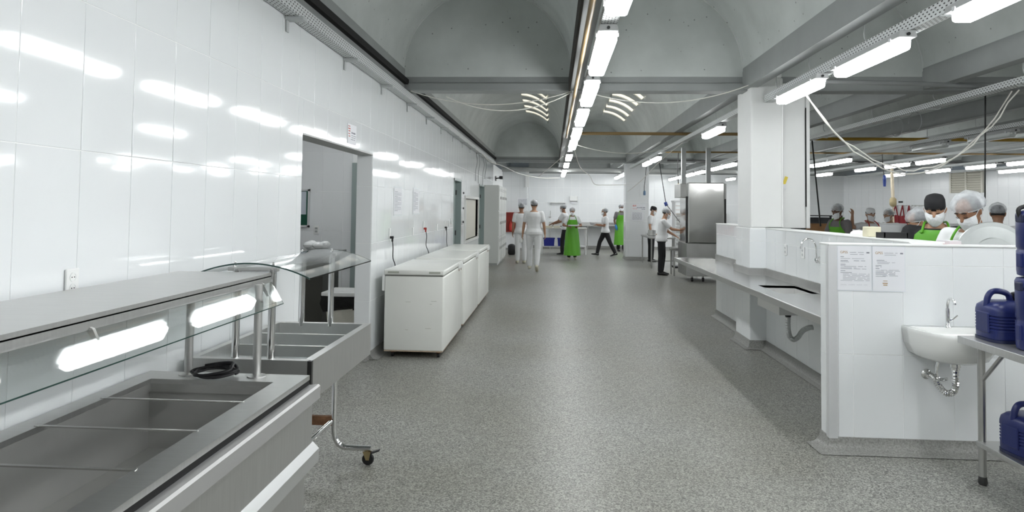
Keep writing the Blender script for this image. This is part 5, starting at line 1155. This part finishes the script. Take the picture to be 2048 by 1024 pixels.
        for s in (-1, 1):
            st = MB(); a_ = V(P[0][0 if s < 0 else -1]); st.tube(smooth_path([a_+V((0, 0, -.02)), sp((s*.105, -.115*build, 1.40)), sp((s*.085, -.03, 1.478)), sp((s*.06, .065, 1.485)), sp((0, .085, 1.46))], 5), .010, 6); put(st, 'neck_strap', apron, ao)
    if glove:
        So, El, Wr, d2 = J['R']; g = MB(); limb(g, [Wr-d2*.05, Wr+d2*.03, Wr+d2*.09, Wr+d2*.14], [.036, .044, .042, .026]); put(g, 'glove', GLOVE)
    t['hands'] = 0; del t['hands']
    def hand(sd):
        So, El, Wr, d2 = J[sd]; p = (Wr+d2*.08)*S; p.z += DZ; return Matrix.Rotation(rz, 4, 'Z') @ p+V(loc)
    return t, hand
PI = math.pi
# 1 walking away down the aisle
_, h = person('cook in white seen from behind walking down the aisle in pale boots', (-.48, 17.3, 0), PI-.05, 1.75, 'b', COTW, COTW, BOOT, lean=.03, head=(0, .1), mask=False, build=1.08,
       arms={'R': ((-.22, .05, -1), (-.10, -.25, -1)), 'L': ((.22, -.02, -1), (.14, -.12, -1))}, legs={'L': ((.02, -.18, -1), (0, .04, -1), 0), 'R': ((-.01, .12, -1), (.02, .42, -1), .55)})
hl = h('L'); tag(MB().lathe([(.025, 0), (.04, .01), (.045, .11), (.042, .115), (0, .115)], (hl.x-.03, hl.y+.0, hl.z-.15), 14).build('plastic_cup', WHITEPL, smooth=True), 'white plastic cup held by the cook walking away', 'cup')
# 2 half hidden behind the first
person('cook in white half hidden behind the cook in pale boots', (-.93, 19.9, 0), PI+.2, 1.74, 'a', COTW, COTW, BOOT, mask=False, arms={'L': ((.2, .05, -1), (.05, -.15, -1))})
# 3 at the plate table
person('cook in white shirt and black trousers leaning over the plate table', (.47, 23.55, 0), -PI/2-.35, 1.72, 'a', COTW, COTBLK, lean=.16, head=(.1, 0), build=1.0,
       arms={'R': ((-.1, -.55, -.85), (.1, -.9, -.35)), 'L': ((.1, -.55, -.85), (-.05, -.9, -.35))}, legs={'L': ((.04, -.25, -1), (0, .0, -1), 0), 'R': ((-.04, .10, -1), (0, .14, -1), .1)})
# 4 long green apron, facing the camera with a tray
_, h = person('cook in long green apron carrying a steel tray towards the sinks', (.63, 21.75, 0), .12, 1.62, 'a', COTW, COTBLK, BOOT, head=(.15, .1), apron=GAPRON, build=1.05, apron_len=.12,
       arms={'R': ((-.42, -.10, -.9), (.55, -.75, -.12)), 'L': ((.42, -.10, -.9), (-.55, -.75, -.12))})
a_, b_2 = h('R'), h('L'); mid = (a_+b_2)/2
t = thing('steel_tray', 'steel food tray held by the cook in the long green apron', 'tray', (mid.x, mid.y-.10, mid.z+.03)); MB().box(-.17, .17, -.11, .11, 0, .008).build('base', ALU, t); MB().box(-.18, .18, -.12, .12, .03, .036).build('rim', ALU, t)
for q in ((-.17, -.163, -.11, .11), (.163, .17, -.11, .11), (-.17, .17, -.11, -.103), (-.17, .17, .103, .11)): MB().box(*q, .008, .03).build('side', ALU, t)
# 5 striding to the left with a bowl
_, h = person('cook striding in black trousers and white socks with a bowl', (1.83, 23.5, 0), -PI/2+.05, 1.66, 'a', COTW, COTBLK, socks=COTW, lean=.04,
       arms={'R': ((-.06, -.25, -1), (.1, -.95, .12)), 'L': ((.06, -.15, -1), (-.1, -.95, .05))}, legs={'R': ((0, -.50, -1), (0, -.22, -1), -.18), 'L': ((0, .40, -1), (0, .52, -1), .2)})
p = (h('R')+h('L'))/2; tag(MB().lathe([(.05, 0), (.10, .03), (.12, .10), (.112, .10), (.05, .015), (0, .015)], (p.x-.05, p.y, p.z-.02), 18).build('mixing_bowl', ALU, smooth=True), 'steel bowl carried by the striding cook', 'bowl')
# 6 grey shirt, green apron beside the pillar
person('cook in grey shirt, green apron and blue glove beside the tiled pillar', (2.66, 26.3, 0), .15, 1.78, 'c', COTGREY, COTBLK, head=(.05, 0), apron=GAPRON, glove=True, build=1.05, arms={'R': ((-.25, .05, -1), (.12, -.45, -.8))})
# 7 at the countertop machine
person('cook in white shirt reaching towards the dark countertop machine', (2.74, 17.1, 0), PI/2-.15, 1.64, 'b', COTW, COTBLK, lean=.14, head=(.25, .1), build=1.0, socks=None,
       arms={'R': ((-.05, -.75, -.75), (.08, -.98, -.12)), 'L': ((.08, -.35, -.95), (-.05, -.85, -.5))}, legs={'R': ((-.02, .02, -1), (0, .06, -1), 0), 'L': ((.05, -.1, -1), (0, .1, -1), 0)})
# 8 behind the bench
person('cook in white with black cap behind the bench', (3.10, 21.35, 0), PI/2-.4, 1.70, 'b', COTW, COTBLK, head=(.2, 0), net=COTBLK, lean=.05)
# 9-11 in the kitchen hall
person('cook in dark grey shirt and green apron with a hairnet in the hall', (5.42, 13.0, 0), -PI/2+.45, 1.74, 'c', COTGREY, COTBLK, head=(.2, 0), apron=GAPRON, lean=.08, arms={'R': ((-.1, -.4, -.9), (.2, -.9, -.2))})
person('cook in white cap and red apron raising one arm', (6.09, 13.3, 0), .25, 1.68, 'b', COTW, COTBLK, head=(.1, -.2), net=COTW, apron=RAPRON, arms={'R': ((-.95, -.25, -.15), (-.15, -.25, 1)), 'L': ((.4, -.3, -.9), (-.2, -.9, -.1))})
person('cook in white with a grey hairnet close to the red aprons', (7.0, 14.4, 0), -PI/2+.3, 1.66, 'b', COTW, COTW, head=(.2, 0))
# 12-15 behind the partition
person('cook with puffy hairnet and white mask turned sideways behind the black cap', (3.80, 7.0, 0), -PI/2-.25, 1.64, 'b', COTW, COTBLK, head=(.30, 0), net='bouffant', lean=.10, face=True)
person('cook in black cap, black shirt and green apron bib looking down', (3.52, 6.40, 0), -.50, 1.78, 'b', COTBLK, COTBLK, head=(.32, -.1), net=COTBLK, apron=GAPRON, lean=.06, build=1.12, bib_top=1.425, face=True, arms={'R': ((-.2, -.35, -.9), (.3, -.8, -.4)), 'L': ((.2, -.35, -.9), (-.3, -.8, -.4))})
person('cook in white shirt, puffy hairnet and green straps bending over the lid', (3.46, 5.66, 0), -.95, 1.78, 'a', COTW, COTBLK, head=(.42, -.15), net='bouffant', apron=GAPRON, lean=.16, build=1.12, face=True, sleeve=.8, arms={'R': ((-.2, -.35, -.9), (.3, -.8, -.3)), 'L': ((.2, -.35, -.9), (-.3, -.8, -.3))})
person('cook in white with dark hairnet turned away by the hanging cord', (5.72, 9.0, 0), PI-.6, 1.73, 'a', COTW, COTBLK, head=(.1, 0), mask=False)
